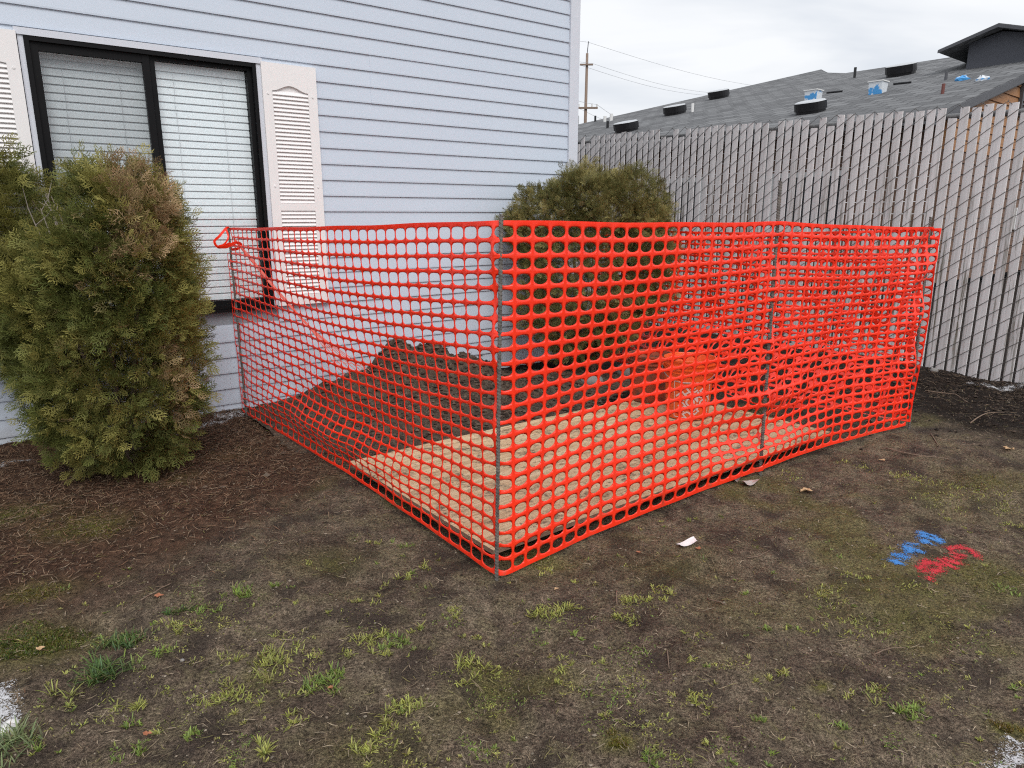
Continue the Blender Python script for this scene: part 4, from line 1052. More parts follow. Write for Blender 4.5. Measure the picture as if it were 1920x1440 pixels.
# ------------------------------------------------------------------ neighbouring building beyond the fence
E0 = F0 + NF * 6.0
R0 = PL(1770, 207, E0, NF)
_r1 = PL(1920, 139, R0, D2); PITCHR = (_r1[2] - R0[2]) / np.dot(_r1 - R0, NF)
_nr = np.cross(D2, NF + UP * PITCHR); _nr /= np.linalg.norm(_nr)
def on_roof(x, y):
    q = PL(x, y, R0, _nr) - R0; return float(np.dot(q, D2)), float(np.dot(q, NF))
def rp(al, up, lift=0.0):
    return R0 + D2 * al + NF * up + UP * (PITCHR * up + lift)
def neighbour():
    nb = thing('neighbour_building', 'building beyond the fence with grey shingle roof and cedar gable end', 'building', R0 - UP * R0[2]); B = np.array(nb.location)
    def part(mb, name, mat, par=None, smooth=False):
        mb.v = [tuple(np.array(p) - B) for p in mb.v]; o = mb.build(name, mat, nb, smooth)
        if par is not None: o.parent = par
        return o
    # main roof slope in its own local frame so the shingle courses follow it
    xr, yr = D2, NF + UP * PITCHR; yl = np.linalg.norm(yr); yr = yr / yl; zr = np.cross(xr, yr); 
    if zr[2] < 0: zr = -zr
    from mathutils import Matrix
    Mx = Matrix(((xr[0], yr[0], zr[0], R0[0] - B[0]), (xr[1], yr[1], zr[1], R0[1] - B[1]), (xr[2], yr[2], zr[2], R0[2] - B[2]), (0, 0, 0, 1)))
    v1, v2, v3 = on_roof(1585, 137), on_roof(1540, 130), on_roof(1076, 235); UR = v1[1]
    k = (v3[1] + .35) / (v2[1] - v3[1]); foot = (v3[0] + (v3[0] - v2[0]) * k, -.35)
    poly = [(0, -.35), (0, UR), v1, ((v1[0] + v2[0]) / 2, v1[1] * .6 + v2[1] * .4), v2, v3, foot]
    mb = MB(); pts = [np.array([a, u * yl, 0.0]) for a, u in poly]; mb.prism([p for p in pts], (0, 0, -0.12))
    roof = mb.build('roof', M['shingle'], nb); roof.matrix_basis = Mx
    # far slopes behind the ridge and the hip so it is a closed body
    mb = MB(); ridge = [rp(-2.0, UR, -.02), rp(v1[0], UR, -.02)]; back = [p + NF * 12 - UP * 3.0 for p in ridge]
    mb.add([ridge[0], ridge[1], back[1], back[0]], [(0, 1, 2, 3)])
    h0, h1, h2 = rp(foot[0], -.35, -.02), rp(*v3, -.02), rp(*v2, -.02); g = D2 * 8 - UP * 2.2
    mb.add([h0, h1, h2, h2 + g + NF * 2, h1 + g, h0 + g * .6], [(0, 1, 2, 3, 4, 5)])
    part(mb, 'roof_far_slope', M['shingle'])
    # walls below the eave: brown boards, seen through the slat gaps
    zE = R0[2]; a0, a1 = 0.205, 15.5
    for k in range(15):
        mb = MB(); z = -0.1 + k * .2; mb.box(R0 - UP * zE + D2 * a0 + NF * .5 + UP * z, D2 * (a1 - a0), NF * .06, UP * .193); part(mb, 'wall_board', M['brownwall'])
    for a in (1.6, 4.6, 7.6, 10.6):
        mb = MB(); w, h = 1.5, 1.1; o = R0 - UP * zE + D2 * a + NF * .44 + UP * .95
        for q in (0, w - .09): mb.box(o + D2 * q, D2 * .09, NF * .05, UP * h)
        for q in (0, h - .09): mb.box(o + UP * q + D2 * .09, D2 * (w - .18), NF * .048, UP * .09)
        wd = part(mb, 'window', M['whitepaint'])
        mb = MB(); mb.box(o + D2 * .09 + NF * .02 + UP * .09, D2 * (w - .18), NF * .02, UP * (h - .18)); part(mb, 'pane', M['ventblack'], wd)
    # gable end: boards up to the rake, cedar in the upper part
    for k in range(30):
        z = 0.15 + k * .18
        u0 = max(0.5, (z + .18 - zE + .10) / PITCHR) if z + .18 > zE - .1 else 0.5
        ub = max(0.5, (z - zE + .10) / PITCHR) if z > zE - .1 else 0.5
        if u0 > UR - .5: break
        mb = MB(); mb.add([R0 - UP * zE + D2 * .08 + NF * ub + UP * z, R0 - UP * zE + D2 * .08 + NF * UR + UP * z, R0 - UP * zE + D2 * .10 + NF * UR + UP * (z + .178), R0 - UP * zE + D2 * .10 + NF * u0 + UP * (z + .178),
                            R0 - UP * zE + D2 * .2 + NF * ub + UP * z, R0 - UP * zE + D2 * .2 + NF * UR + UP * z, R0 - UP * zE + D2 * .2 + NF * UR + UP * (z + .178), R0 - UP * zE + D2 * .2 + NF * u0 + UP * (z + .178)],
                           [(0, 1, 2, 3), (4, 7, 6, 5), (0, 4, 5, 1), (1, 5, 6, 2), (2, 6, 7, 3), (3, 7, 4, 0)])
        part(mb, 'gable_board', M['cedar'] if z > 2.3 else M['brownwall'])  # lower boards darker brown: shade behind the slat gaps put into the colour
    for u in (4.4,):  # added white frame, standing in for a white vehicle glimpsed between the slats
        mb = MB(); o = R0 - UP * zE + D2 * .03 + NF * u + UP * 1.0; w, h = 1.6, .42
        for q in (0, w - .16): mb.box(o + NF * q, NF * .16, D2 * .05, UP * h)
        for q in (0, h - .1): mb.box(o + UP * q + NF * .16, NF * (w - .32), D2 * .048, UP * .1)
        wd = part(mb, 'window', M['whitepaint'])
        mb = MB(); mb.box(o + NF * .16 + D2 * .02 + UP * .1, NF * (w - .32), D2 * .02, UP * (h - .2)); part(mb, 'pane', M['darkfascia'], wd)
    # louvred gable vent
    c = PL(1916, 182, R0 + D2 * .08, D2); mb = MB()
    w, h = .55, .62; o = c - NF * .12 - UP * .35
    mb.box(o - D2 * .05, NF * .06, D2 * .06, UP * h); mb.box(o - D2 * .05 + NF * w, NF * .06, D2 * .06, UP * h)
    mb.box(o - D2 * .05 + NF * .06, NF * (w - .06), D2 * .058, UP * .06); mb.box(o - D2 * .05 + NF * .06 + UP * (h - .06), NF * (w - .06), D2 * .058, UP * .06)
    gv = part(mb, 'gable_vent', M['darkfascia'])
    for k in range(7):
        mb = MB(); mb.box(o - D2 * .03 + NF * .06 + UP * (.07 + k * .07), NF * (w - .06), D2 * .03 + UP * .04, UP * .012); part(mb, 'louver', M['darkfascia'], gv)
    # rake fascia
    mb = MB(); a, b = rp(-.02, -.40, -.03), rp(-.02, UR, -.03); mb.prism([a - UP * .11, b - UP * .11, b + UP * .02, a + UP * .02], D2 * .05); part(mb, 'rake_board', M['darkfascia'])
    mb = MB(); mb.prism([rp(0, -.3, -.14), rp(0, UR, -.14), rp(.10, UR, -.14), rp(.10, -.3, -.14)], -UP * .02); part(mb, 'soffit', M['darkfascia'])
    # dormer
    ad, u = on_roof(1811, 130); base = rp(ad, u)
    zt = base[2]; ex = -D2
    wid = 1.25; pk = 0.60
    wallpoly = [base - UP * .1, base + ex * wid - UP * .1, base + ex * wid + UP * .50, base + ex * pk + UP * .655, base + UP * .52]
    mb = MB(); mb.prism(wallpoly, NF * 2.0); dm = part(mb, 'dormer', M['dormerwall'])
    tipL = base - ex * .50 + UP * .375; tipR = base + ex * (2 * pk + .5) + UP * .375; top = base + ex * pk + UP * .70
    f = -NF * .30
    mb = MB(); mb.prism([tipL + f, top + f, tipR + f, tipR + f + UP * .055, top + f + UP * .065, tipL + f + UP * .055], NF * 3.2); part(mb, 'dormer_roof', M['ventcap'] if False else M['shingle'], dm)
    mb = MB(); mb.prism([tipL + f * 1.07 - UP * .015, top + f * 1.07 - UP * .015, tipR + f * 1.07 - UP * .015, tipR + f * 1.07 + UP * .04, top + f * 1.07 + UP * .045, tipL + f * 1.07 + UP * .04], NF * .02); part(mb, 'dormer_fascia', M['darkfascia'], dm)
    # roof vents: low rectangular black boxes with pale caps
    def plane(x, y):
        return PL(x, y, R0, zr)
    def vent(x, y, w=0.62, d=0.40, h=.15):
        p = plane(x, y); v = bpy.data.objects.new('roof_vent', None); COL.objects.link(v); v.parent = nb
        def rr(w, d, z0, z1, name, mat, n=20, ins=0.0):
            mb = MB(); ring = []
            for q in range(n):
                an = 2 * math.pi * q / n; cx = math.copysign(abs(math.cos(an)) ** .75, math.cos(an)); cy = math.copysign(abs(math.sin(an)) ** .75, math.sin(an)); ring.append((cx * w / 2, cy * d / 2))
            lo = [p + D2 * a + NF * b + UP * (PITCHR * b * .85) + zr * z0 for a, b in ring]; hi = [p + D2 * a * (1 - ins) + NF * b * (1 - ins) + UP * (PITCHR * b * .85) + zr * z1 for a, b in ring]
            m = len(ring); mb.add(lo + hi, [(i, (i + 1) % m, (i + 1) % m + m, i + m) for i in range(m)] + [tuple(range(m - 1, -1, -1)), tuple(range(m, 2 * m))])
            part(mb, name, mat, v)
        rr(w * .92, d * .92, -.02, h, 'collar', M['ventblack']); rr(w, d, h * .25, h, 'hood', M['ventblack']); rr(w * .97, d * .97, h + .001, h + .022, 'cap', M['ventcap'], ins=.10)
    for x, y, s in [(1175, 246, .62), (1266, 214, .62), (1348, 184, .62), (1520, 211, .58), (1689, 141, .66)]: vent(x, y, s, s * .85, s * .34)
    def boxvent(x, y, label):
        p = plane(x, y); mb = MB(); w = .30
        w = .24; lo = [p + D2 * a * w + NF * b * w - UP * .1 for a, b in ((-.5, -.5), (.5, -.5), (.5, .5), (-.5, .5))]; hi = [p + D2 * a * w * 1.15 + NF * b * w * 1.15 + UP * .21 for a, b in ((-.5, -.5), (.5, -.5), (.5, .5), (-.5, .5))]
        mb.add(lo + hi, [(3, 2, 1, 0), (4, 5, 6, 7), (0, 1, 5, 4), (1, 2, 6, 5), (2, 3, 7, 6), (3, 0, 4, 7)]); bx = part(mb, 'wrapped_vent_box', M['bluewrap'])
        mb = MB(); mb.box(p - D2 * w * .65 - NF * w * .65 + UP * .211, D2 * w * 1.3, NF * w * 1.3, UP * .022); part(mb, 'lid', M['whitepaint'], bx)
        mb = MB(); mb.tube([p - D2 * .30 + UP * .14, p - D2 * .62 + NF * .05 + UP * .14], .022, 8); part(mb, 'pipe', M['ventblack'], bx)
    boxvent(1524, 190, ''); boxvent(1645, 175, '')
    def pipe(x, y, h, r, mat):
        p = plane(x, y); mb = MB(); mb.tube([p - UP * .1, p + UP * h], r, 10); part(mb, 'vent_pipe', M[mat])
    for a in [(1602, 146, .26, .035, 'ventblack'), (1767, 176, .17, .028, 'redbrownpipe'), (1773, 150, .17, .028, 'darkfascia'), (1298, 210, .22, .04, 'whitepaint'), (1139, 240, .18, .04, 'ventblack'), (1146, 226, .2, .05, 'whitepaint'), (1134, 228, .16, .05, 'whitepaint'), (1116, 228, .18, .035, 'ventblack')]: pipe(*a)
    for (x, y) in ((1804, 150), (1842, 150)):
        p = plane(x, y); mb = MB(); mb.lathe([(0.0, .055), (.04, .07), (.09, .05), (.13, .01), (.12, -.05)], p, 11)
        mb.v = [tuple(np.array(q) + rng.normal(0, .012, 3)) for q in mb.v]; part(mb, 'taped_flashing', M['bluewrap'])
neighbour()

# ------------------------------------------------------------------ utility pole and wires
def pole():
    base = np.array([(1100 - 960) / 1357 * 52 * 1.0, 52.0, 0.0]); 
    top = PL(1101, 100, base, np.array([0, 1.0, 0])); base = np.array([top[0] - .05, 52.0, 0.0])
    po = thing('utility_pole', 'distant wooden utility pole with two crossarms', 'utility pole', base); H = top[2]
    MB().tube([(0, 0, -.5), (.02, 0, H * .5), (.05, 0, H)], [.135, .115, .085], 12).build('pole', M['polewood'], po, True)
    z2 = PL(1100, 122, base, np.array([0, 1.0, 0]))[2]; z3 = PL(1100, 203, base, np.array([0, 1.0, 0]))[2]
    MB().box((-.45, -.2, z2 - .05), (.9, 0, 0), (0, .1, 0), (.0, 0, .10)).build('crossarm', M['polewood'], po)
    MB().box((-.95, -.2, z3 - .06), (1.8, 0, 0), (0, .1, 0), (0, 0, .12)).build('crossarm', M['polewood'], po)
    MB().tube([(.05, 0, H), (.12, 0, H + .75)], .03, 6).build('lightning_rod', M['darkfascia'], po)
    for x in (-.85, -.45, .45, .8): MB().tube([(x, -.15, z3 + .06), (x, -.15, z3 + .26)], .05, 8).build('insulator', M['whitepaint'], po)
    MB().tube([(-.55, -.1, z3 - .5), (-.55, -.1, z3 - 1.15)], .13, 10).build('fuse_cutout', M['ventcap'], po)
    tops = [(base + np.array([.1, 0, H + .7]), 'highest thin power line from the utility pole top'), (base + np.array([.42, 0, z2 + .1]), 'upper power line from the short pole crossarm, right tip'), (base + np.array([-.42, 0, z2]), 'power line from the short pole crossarm, left tip'),
            (base + np.array([.8, 0, z3 + .25]), 'lower power line from the long pole crossarm, right tip'), (base + np.array([-.85, 0, z3 + .2]), 'lower power line from the long pole crossarm, left tip')]
    ends = [(1440, 157), (1350, 168), (1330, 172), (1200, 225), (1190, 228)]
    for (p, lab), (ex, ey) in zip(tops, ends):
        e = PL(ex, ey, np.array([0, 70.0, 0]), np.array([0, 1.0, 0])); e = p + (e - p) * 1.25
        l = p + (p - e) * .9; l[2] = p[2] + .1
        pts = [l + (p - l) * t - UP * .8 * math.sin(math.pi * t) for t in np.linspace(0, 1, 8)][:-1] + [p + (e - p) * t - UP * .55 * math.sin(math.pi * t) for t in np.linspace(0, 1, 14)]
        o = MB().tube(pts, .010, 5).build('power_line', M['cable'], None); tag(o, lab, 'power line', 'overhead power lines')
pole()

# ------------------------------------------------------------------ painted marks on the soil
def drape(name, strokes, mat, label, cat, lift=0.0020):
    """strokes: list of (world xy points, half width); thin sheets laid on the soil"""
    V = []; Fq = []; E = []; k = 0
    for pts, w in strokes:
        pts = np.array([p[:2] for p in pts]); d = np.r_[0, np.cumsum(np.linalg.norm(np.diff(pts, axis=0), axis=1))]; n = max(4, int(d[-1] / .008))
        q = np.linspace(0, d[-1], n); x = np.interp(q, d, pts[:, 0]); y = np.interp(q, d, pts[:, 1])
        tx = np.gradient(x); ty = np.gradient(y); l = np.hypot(tx, ty) + 1e-9; tx /= l; ty /= l
        m = 8; base = len(V)
        for i in range(n):
            for j in range(m + 1):
                o = (j / m - .5) * 2; px = x[i] - ty[i] * o * w; py = y[i] + tx[i] * o * w
                V.append((px, py, float(gh(px, py)) + lift + k * .00025)); E.append((1 - abs(o)) ** 1.2 * min(1, min(i, n - 1 - i) / 3.0))
        Fq += [(base + i * (m + 1) + j, base + i * (m + 1) + j + 1, base + (i + 1) * (m + 1) + j + 1, base + (i + 1) * (m + 1) + j) for i in range(n - 1) for j in range(m)]
        k += 1
    o = mesh_obj(name, V, Fq, mat, None, True, {'edge': np.array(E)}); tag(o, label, cat); return o
def zk(x, y): return G(1640 + x * .1146, 980 + y * .1146)
def stroke(pts, w=.019): return ([zk(*p) for p in pts], w * 1.9)
drape('painted_marking', [stroke([(200, 555), (330, 620), (500, 715)], .016), stroke([(330, 625), (560, 625)], .012), stroke([(280, 490), (430, 570), (560, 620)], .016), stroke([(290, 500), (450, 545), (600, 555)], .014), stroke([(600, 560), (600, 490), (480, 420)], .011),
                           stroke([(440, 370), (520, 450), (690, 490), (840, 540)], .017), stroke([(450, 360), (620, 390), (740, 400)], .012), stroke([(640, 350), (700, 410), (740, 440)], .013), stroke([(640, 280), (760, 300), (900, 370), (950, 410)], .017),
                           stroke([(680, 225), (820, 205), (960, 230), (1040, 265), (1030, 320), (930, 315), (810, 275), (680, 225)], .017)], M['sprayblue'], 'blue spray-painted letters on the bare soil', 'paint marking')
drape('painted_marking', [stroke([(680, 765), (850, 665), (990, 690), (1090, 750), (1000, 830), (900, 850), (790, 790), (690, 765)], .017), stroke([(860, 740), (990, 760)], .016), stroke([(840, 860), (900, 920), (990, 925)], .017),
                           stroke([(960, 590), (1100, 670), (1230, 730), (1390, 775)], .017), stroke([(1030, 560), (1180, 640), (1330, 660), (1470, 650)], .018), stroke([(1140, 510), (1280, 560), (1450, 640)], .017), stroke([(1100, 640), (1250, 690)], .015),
                           stroke([(1190, 460), (1330, 420), (1480, 430), (1590, 480), (1640, 560), (1550, 555)], .018), stroke([(1190, 470), (1320, 530), (1420, 560), (1540, 560)], .016)], M['sprayred'], 'red spray-painted letters on the bare soil, beside the blue ones', 'paint marking')
drape('painted_line', [([G(325, 815), G(365, 803), G(410, 793), G(440, 786)], .045), ([G(400, 790), G(440, 783), G(465, 781)], .05)], M['spraywhite'], 'white sprayed line on the soil along the house wall right of the shrub', 'paint marking')
drape('painted_line', [([G(-40, 884), G(20, 870), G(62, 862)], .04)], M['spraywhite'], 'white sprayed line at the foot of the house wall left of the shrub', 'paint marking')
drape('painted_line', [([G(1808, 717), G(1840, 722), G(1880, 729), G(1905, 724), G(1960, 720)], .06)], M['spraywhite'], 'white sprayed line on the dark soil at the fence foot', 'paint marking')
drape('painted_line', [([G(1880, 1460), G(1905, 1420), G(1930, 1390)], .05)], M['spraywhite'], 'white sprayed patch on the ground at the bottom right corner', 'paint marking')
drape('painted_line', [([G(-10, 1290), G(12, 1340), G(-5, 1400)], .05)], M['spraywhite'], 'white sprayed patch on the ground by the left edge', 'paint marking')

# ------------------------------------------------------------------ grass, litter, crumbs
def blades(specs):
    """specs: list of (x,y,count,radius,height,color,lean)"""
    P = []; Fq = []; C = []
    for (x, y, cnt, rad, h, col, lean) in specs:
        n = int(cnt); 
        if n <= 0: continue
        an = rng.random(n) * 2 * math.pi; rr = rad * np.sqrt(rng.random(n)); bx = x + np.cos(an) * rr; by = y + np.sin(an) * rr * .9
        bz = gh(bx, by) - .003; ln = h * rng.uniform(.5, 1.25, n); dr = rng.random(n) * 2 * math.pi; le = lean * rng.uniform(.4, 1.3, n); le = np.minimum(le, 1.25)
        ox, oy = np.cos(dr), np.sin(dr); w = rng.uniform(.0011, .0021, n) * (1 + h * 3)
        sx, sy = -oy, ox
        c = np.array(col) * rng.uniform(.65, 1.35, (n, 1)) * np.array([1, 1, 1]) + rng.normal(0, .012, (n, 3)); dry = rng.random(n) < .10; c[dry] = np.array([.30, .23, .12]) * rng.uniform(.6, 1.1, (dry.sum(), 1)); c = np.clip(c, .01, .9)
        base = len(P) * 0
        for k, t in enumerate((0, .4, .75, 1.0)):
            bend = le * (.35 + .65 * t); px = bx + ox * ln * np.sin(bend) * t; py = by + oy * ln * np.sin(bend) * t; pz = bz + ln * t * np.cos(bend * .9)
            pz = np.maximum(pz, bz + .003)
            ww = w * (1, .95, .65, 0.08)[k]
            P.append((np.stack([px - sx * ww, py - sy * ww, pz], 1), np.stack([px + sx * ww, py + sy * ww, pz], 1)))
        C.append((n, c))
    vs = []; fs = []; cs = []; b = 0; i = 0
    for n, c in C:
        rings = P[i:i + 4]; i += 4
        arr = np.stack([r for pr in rings for r in pr], 1)   # n,8,3
        vs.append(arr.reshape(-1, 3)); off = b + np.arange(n) * 8
        for k in range(3):
            fs.append(np.stack([off + 2 * k, off + 2 * k + 1, off + 2 * k + 3, off + 2 * k + 2], 1))
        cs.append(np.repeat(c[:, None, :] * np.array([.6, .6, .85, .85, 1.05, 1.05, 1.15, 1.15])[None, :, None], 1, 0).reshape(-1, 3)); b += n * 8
    return np.concatenate(vs), np.concatenate(fs), np.concatenate(cs)
YG = (0.37, 0.385, 0.105); MG = (0.23, 0.31, 0.072); DG = (0.105, 0.165, 0.050); PG = (0.40, 0.39, 0.12)
T = []
def tuft(x, y, r_px, n, h, col, lean=1.05):
    g = G(x, y); m = np.hypot(*g[:2]) / 1150.0; k = max(1, int(n / 14))
    for q in range(k):      # a tuft is a few small rosettes, ragged at the edge
        T.append((g[0] + rng.normal(0, r_px * m * .55), g[1] + rng.normal(0, r_px * m * .42), n / k, r_px * m * rng.uniform(.15, .55), h * rng.uniform(.42, .82), np.array(col) * rng.uniform(.8, 1.2), lean))
# named tufts, from the photograph's layout
for a in [(215, 1205, 38, 240, .050, DG), (245, 1190, 22, 90, .045, DG), (190, 1265, 34, 220, .062, DG), (180, 1275, 20, 60, .085, DG), (450, 1115, 26, 150, .038, MG), (330, 1150, 20, 90, .036, DG), (320, 1175, 30, 90, .035, YG), (390, 1140, 20, 80, .038, MG), (350, 1180, 22, 60, .03, YG),
          (275, 1245, 40, 90, .038, MG), (505, 1248, 42, 260, .042, YG), (412, 1300, 34, 200, .036, YG), (600, 1285, 36, 190, .040, MG), (630, 1262, 16, 60, .04, MG), (115, 1305, 18, 50, .045, YG), (255, 1315, 22, 70, .035, YG), (250, 1340, 18, 50, .03, MG), (245, 1410, 24, 80, .03, MG), (360, 1380, 18, 70, .032, MG), (290, 1370, 12, 30, .03, YG),
          (30, 1395, 45, 200, .070, (0.22, .27, .13)), (75, 1395, 16, 40, .04, MG), (500, 1415, 18, 70, .035, YG), (690, 1195, 22, 110, .040, YG), (745, 1200, 26, 150, .036, MG), (655, 1220, 22, 50, .03, YG), (780, 1175, 12, 40, .035, YG), (720, 1225, 20, 60, .03, YG), (890, 1245, 36, 160, .034, YG), (880, 1195, 18, 50, .03, YG), (875, 1270, 22, 60, .028, YG),
          (765, 1320, 30, 190, .038, YG), (720, 1365, 26, 110, .034, YG), (675, 1410, 22, 90, .035, YG), (1025, 1140, 30, 200, .036, YG), (1060, 1135, 20, 80, .03, YG), (1180, 1125, 24, 110, .028, YG), (1175, 1160, 24, 120, .028, YG), (1245, 1115, 26, 120, .028, YG), (1210, 1122, 20, 40, .025, YG), (1050, 1245, 22, 90, .026, YG), (1120, 1240, 14, 30, .025, YG), (1055, 1275, 12, 30, .025, YG),
          (1090, 1195, 14, 30, .03, MG), (1400, 1105, 14, 40, .024, MG), (1540, 1110, 34, 140, .022, YG), (1550, 1110, 34, 60, .022, PG), (1625, 1080, 28, 90, .020, YG), (1700, 1105, 26, 70, .02, YG), (1620, 1165, 36, 140, .022, YG), (1560, 1170, 34, 110, .02, YG), (1455, 1175, 20, 60, .026, MG), (1690, 1330, 28, 150, .036, MG), (1640, 1300, 22, 80, .026, YG), (1600, 1300, 18, 40, .026, YG),
          (1590, 1355, 16, 40, .03, MG), (1480, 1265, 14, 40, .03, YG), (1440, 1280, 14, 40, .024, YG), (1310, 1310, 24, 70, .026, YG), (1430, 1355, 12, 35, .028, MG), (1225, 1425, 22, 80, .036, MG), (1130, 1335, 12, 30, .028, YG), (1320, 1400, 10, 20, .02, YG), (930, 1240, 10, 20, .02, YG),
          (1620, 870, 26, 130, .022, YG), (1700, 885, 34, 240, .022, YG), (1790, 905, 40, 260, .022, YG), (1770, 935, 44, 260, .02, YG), (1890, 945, 40, 240, .022, YG), (1840, 920, 26, 100, .02, YG), (1910, 980, 22, 80, .024, YG), (1480, 890, 30, 120, .02, YG), (1780, 975, 14, 25, .02, YG), (1810, 990, 16, 30, .02, YG), (1900, 1105, 24, 70, .028, MG),
          (700, 1010, 14, 40, .028, YG), (760, 1020, 18, 60, .03, MG), (755, 1080, 18, 50, .026, YG), (735, 1085, 14, 30, .026, YG), (770, 1075, 10, 25, .03, MG), (800, 1065, 18, 50, .026, YG), (660, 1125, 14, 30, .03, YG), (690, 1118, 20, 30, .026, YG), (1010, 1075, 26, 60, .022, YG), (1080, 1090, 16, 30, .02, YG), (580, 1050, 20, 40, .024, YG), (520, 1100, 14, 40, .028, MG),
          (560, 1350, 26, 90, .03, YG), (610, 1150, 12, 25, .025, YG), (535, 1190, 30, 60, .026, YG), (590, 1215, 30, 60, .026, YG), (395, 1230, 34, 40, .022, YG), (430, 1235, 26, 40, .022, YG), (470, 1310, 26, 60, .026, YG), (545, 1300, 26, 50, .026, YG), (850, 1140, 14, 20, .02, YG), (1330, 1245, 12, 25, .026, MG), (1300, 1240, 16, 30, .022, YG), (1900, 1300, 18, 40, .024, MG), (1850, 1395, 14, 20, .02, YG)]:
    tuft(*a)
for q in range(330):      # thin scatter of single weeds over the bare soil
    x = rng.uniform(0, 1920); y = rng.uniform(985, 1440) if rng.random() < .8 else rng.uniform(900, 1100)
    if x < 560 and y < 1060 + 0.05 * x: continue
    if abs(x - 930) < 420 and y < 1095 - abs(x - 930) * .55: continue
    tuft(x, y, rng.uniform(5, 16), rng.integers(5, 16), rng.uniform(.012, .026), [YG, MG, PG][rng.integers(0, 3)], 1.05)
for q in range(64):       # runs of short grass between the tufts in the foreground
    x = rng.uniform(120, 1300) if q < 44 else rng.uniform(1100, 1900); y = rng.uniform(1120, 1440); tuft(x, y, rng.uniform(20, 60), rng.integers(50, 130), rng.uniform(.008, .018), [YG, PG, MG][rng.integers(0, 3)], 1.2)
v, f, c = blades(T)
kind(tag(mesh_obj('grass', v, f, M['grass'], attrs={'col': c}), 'sparse yellow-green grass tufts growing on the bare soil', 'grass'), 'stuff')
# moss cushions: very short dense pile
T2 = []
for (x, y, r, n, col) in [(55, 1215, 60, 2600, (.085, .10, .014)), (20, 1225, 40, 1200, (.075, .095, .012)), (130, 985, 50, 600, (.14, .13, .03)), (210, 1000, 30, 300, (.17, .15, .03)), (30, 955, 45, 500, (.11, .11, .03)), (70, 1108, 40, 500, (.13, .11, .02)), (1160, 1390, 17, 420, (.14, .12, .02)), (1892, 1365, 16, 380, (.15, .11, .02)), (1000, 1050, 30, 250, (.16, .14, .03)), (1870, 905, 60, 600, (.15, .14, .03)), (1850, 1090, 60, 500, (.16, .15, .04))]:
    g = G(x, y); m = np.hypot(*g[:2]) / 1150; 
    for q in range(6): T2.append((g[0] + rng.normal(0, r * m * .45), g[1] + rng.normal(0, r * m * .35), n / 6, r * m * .55, .010, col, .8))
v, f, c = blades(T2); kind(tag(mesh_obj('moss', v, f, M['grass'], attrs={'col': c}), 'low cushions of dark green and golden moss on the soil', 'moss'), 'stuff')

def litter(n, sampler, lmin, lmax, w, cols, lift=.004):
    xy = sampler(n); n = len(xy); L = rng.uniform(lmin, lmax, n); an = rng.random(n) * math.pi * 2; bend = rng.normal(0, .25, n); dx, dy = np.cos(an), np.sin(an)
    ww = w * rng.uniform(.6, 1.5, n); ring = []
    for t in (-.5, 0, .5):
        px = xy[:, 0] + dx * L * t - dy * L * bend * (.25 - t * t); py = xy[:, 1] + dy * L * t + dx * L * bend * (.25 - t * t); pz = gh(px, py) + lift + np.abs(rng.normal(0, .0035, n))
        k = 1 if t == 0 else .35
        ring += [np.stack([px - (-dy) * ww * k, py - dx * ww * k, pz], 1), np.stack([px + (-dy) * ww * k, py + dx * ww * k, pz + .0006], 1)]
    arr = np.stack(ring, 1); off = np.arange(n) * 6
    f = np.concatenate([np.stack([off + 2 * k, off + 2 * k + 1, off + 2 * k + 3, off + 2 * k + 2], 1) for k in range(2)])
    pal = np.array(cols); c = pal[rng.integers(0, len(pal), n)] * rng.uniform(.6, 1.35, (n, 1)); return arr.reshape(-1, 3), f, np.repeat(c, 6, 0)
def samp_left(n):
    s = rng.uniform(-1.8, 2.0, n * 2); t = np.abs(rng.normal(0, 1.0, n * 2)) + .02
    edge = 2.1 - .55 * np.clip(s + 1, -1, 3); k = t < edge + rng.normal(0, .25, n * 2); s, t = s[k][:n], t[k][:n]
    return np.stack([W0[0] + D1[0] * s + N1[0] * t, W0[1] + D1[1] * s + N1[1] * t], 1)
def samp_fg(n):
    x = rng.uniform(-2.2, 4.2, n); y = 1.35 + 3.9 * rng.random(n) ** 1.5; return np.stack([x, y], 1)
def samp_fence(n):
    a = rng.uniform(-1.2, 4.5, n); t = np.abs(rng.normal(0, .8, n)) + .05; p = F0[:2] + np.outer(a, D2[:2]) - np.outer(t, NF[:2]); return p
a = [litter(30000, samp_left, .012, .055, .0011, [(.15, .083, .05), (.11, .063, .04), (.21, .13, .08), (.06, .04, .028), (.24, .17, .115)]),
     litter(22000, samp_fg, .008, .035, .0008, [(.22, .17, .11), (.12, .09, .06), (.30, .24, .17), (.06, .045, .035), (.17, .15, .06)]),
     litter(5000, samp_fence, .012, .07, .0010, [(.16, .11, .075), (.10, .07, .05), (.26, .19, .13)])]
off = 0; V = []; Fq = []; C = []
for v, f, c in a: V.append(v); Fq.append(f + off); C.append(c); off += len(v)
kind(tag(mesh_obj('needle_litter', np.concatenate(V), np.concatenate(Fq), M['bits'], attrs={'col': np.concatenate(C)}), 'dry brown needles and straw strewn over the soil', 'litter'), 'stuff')
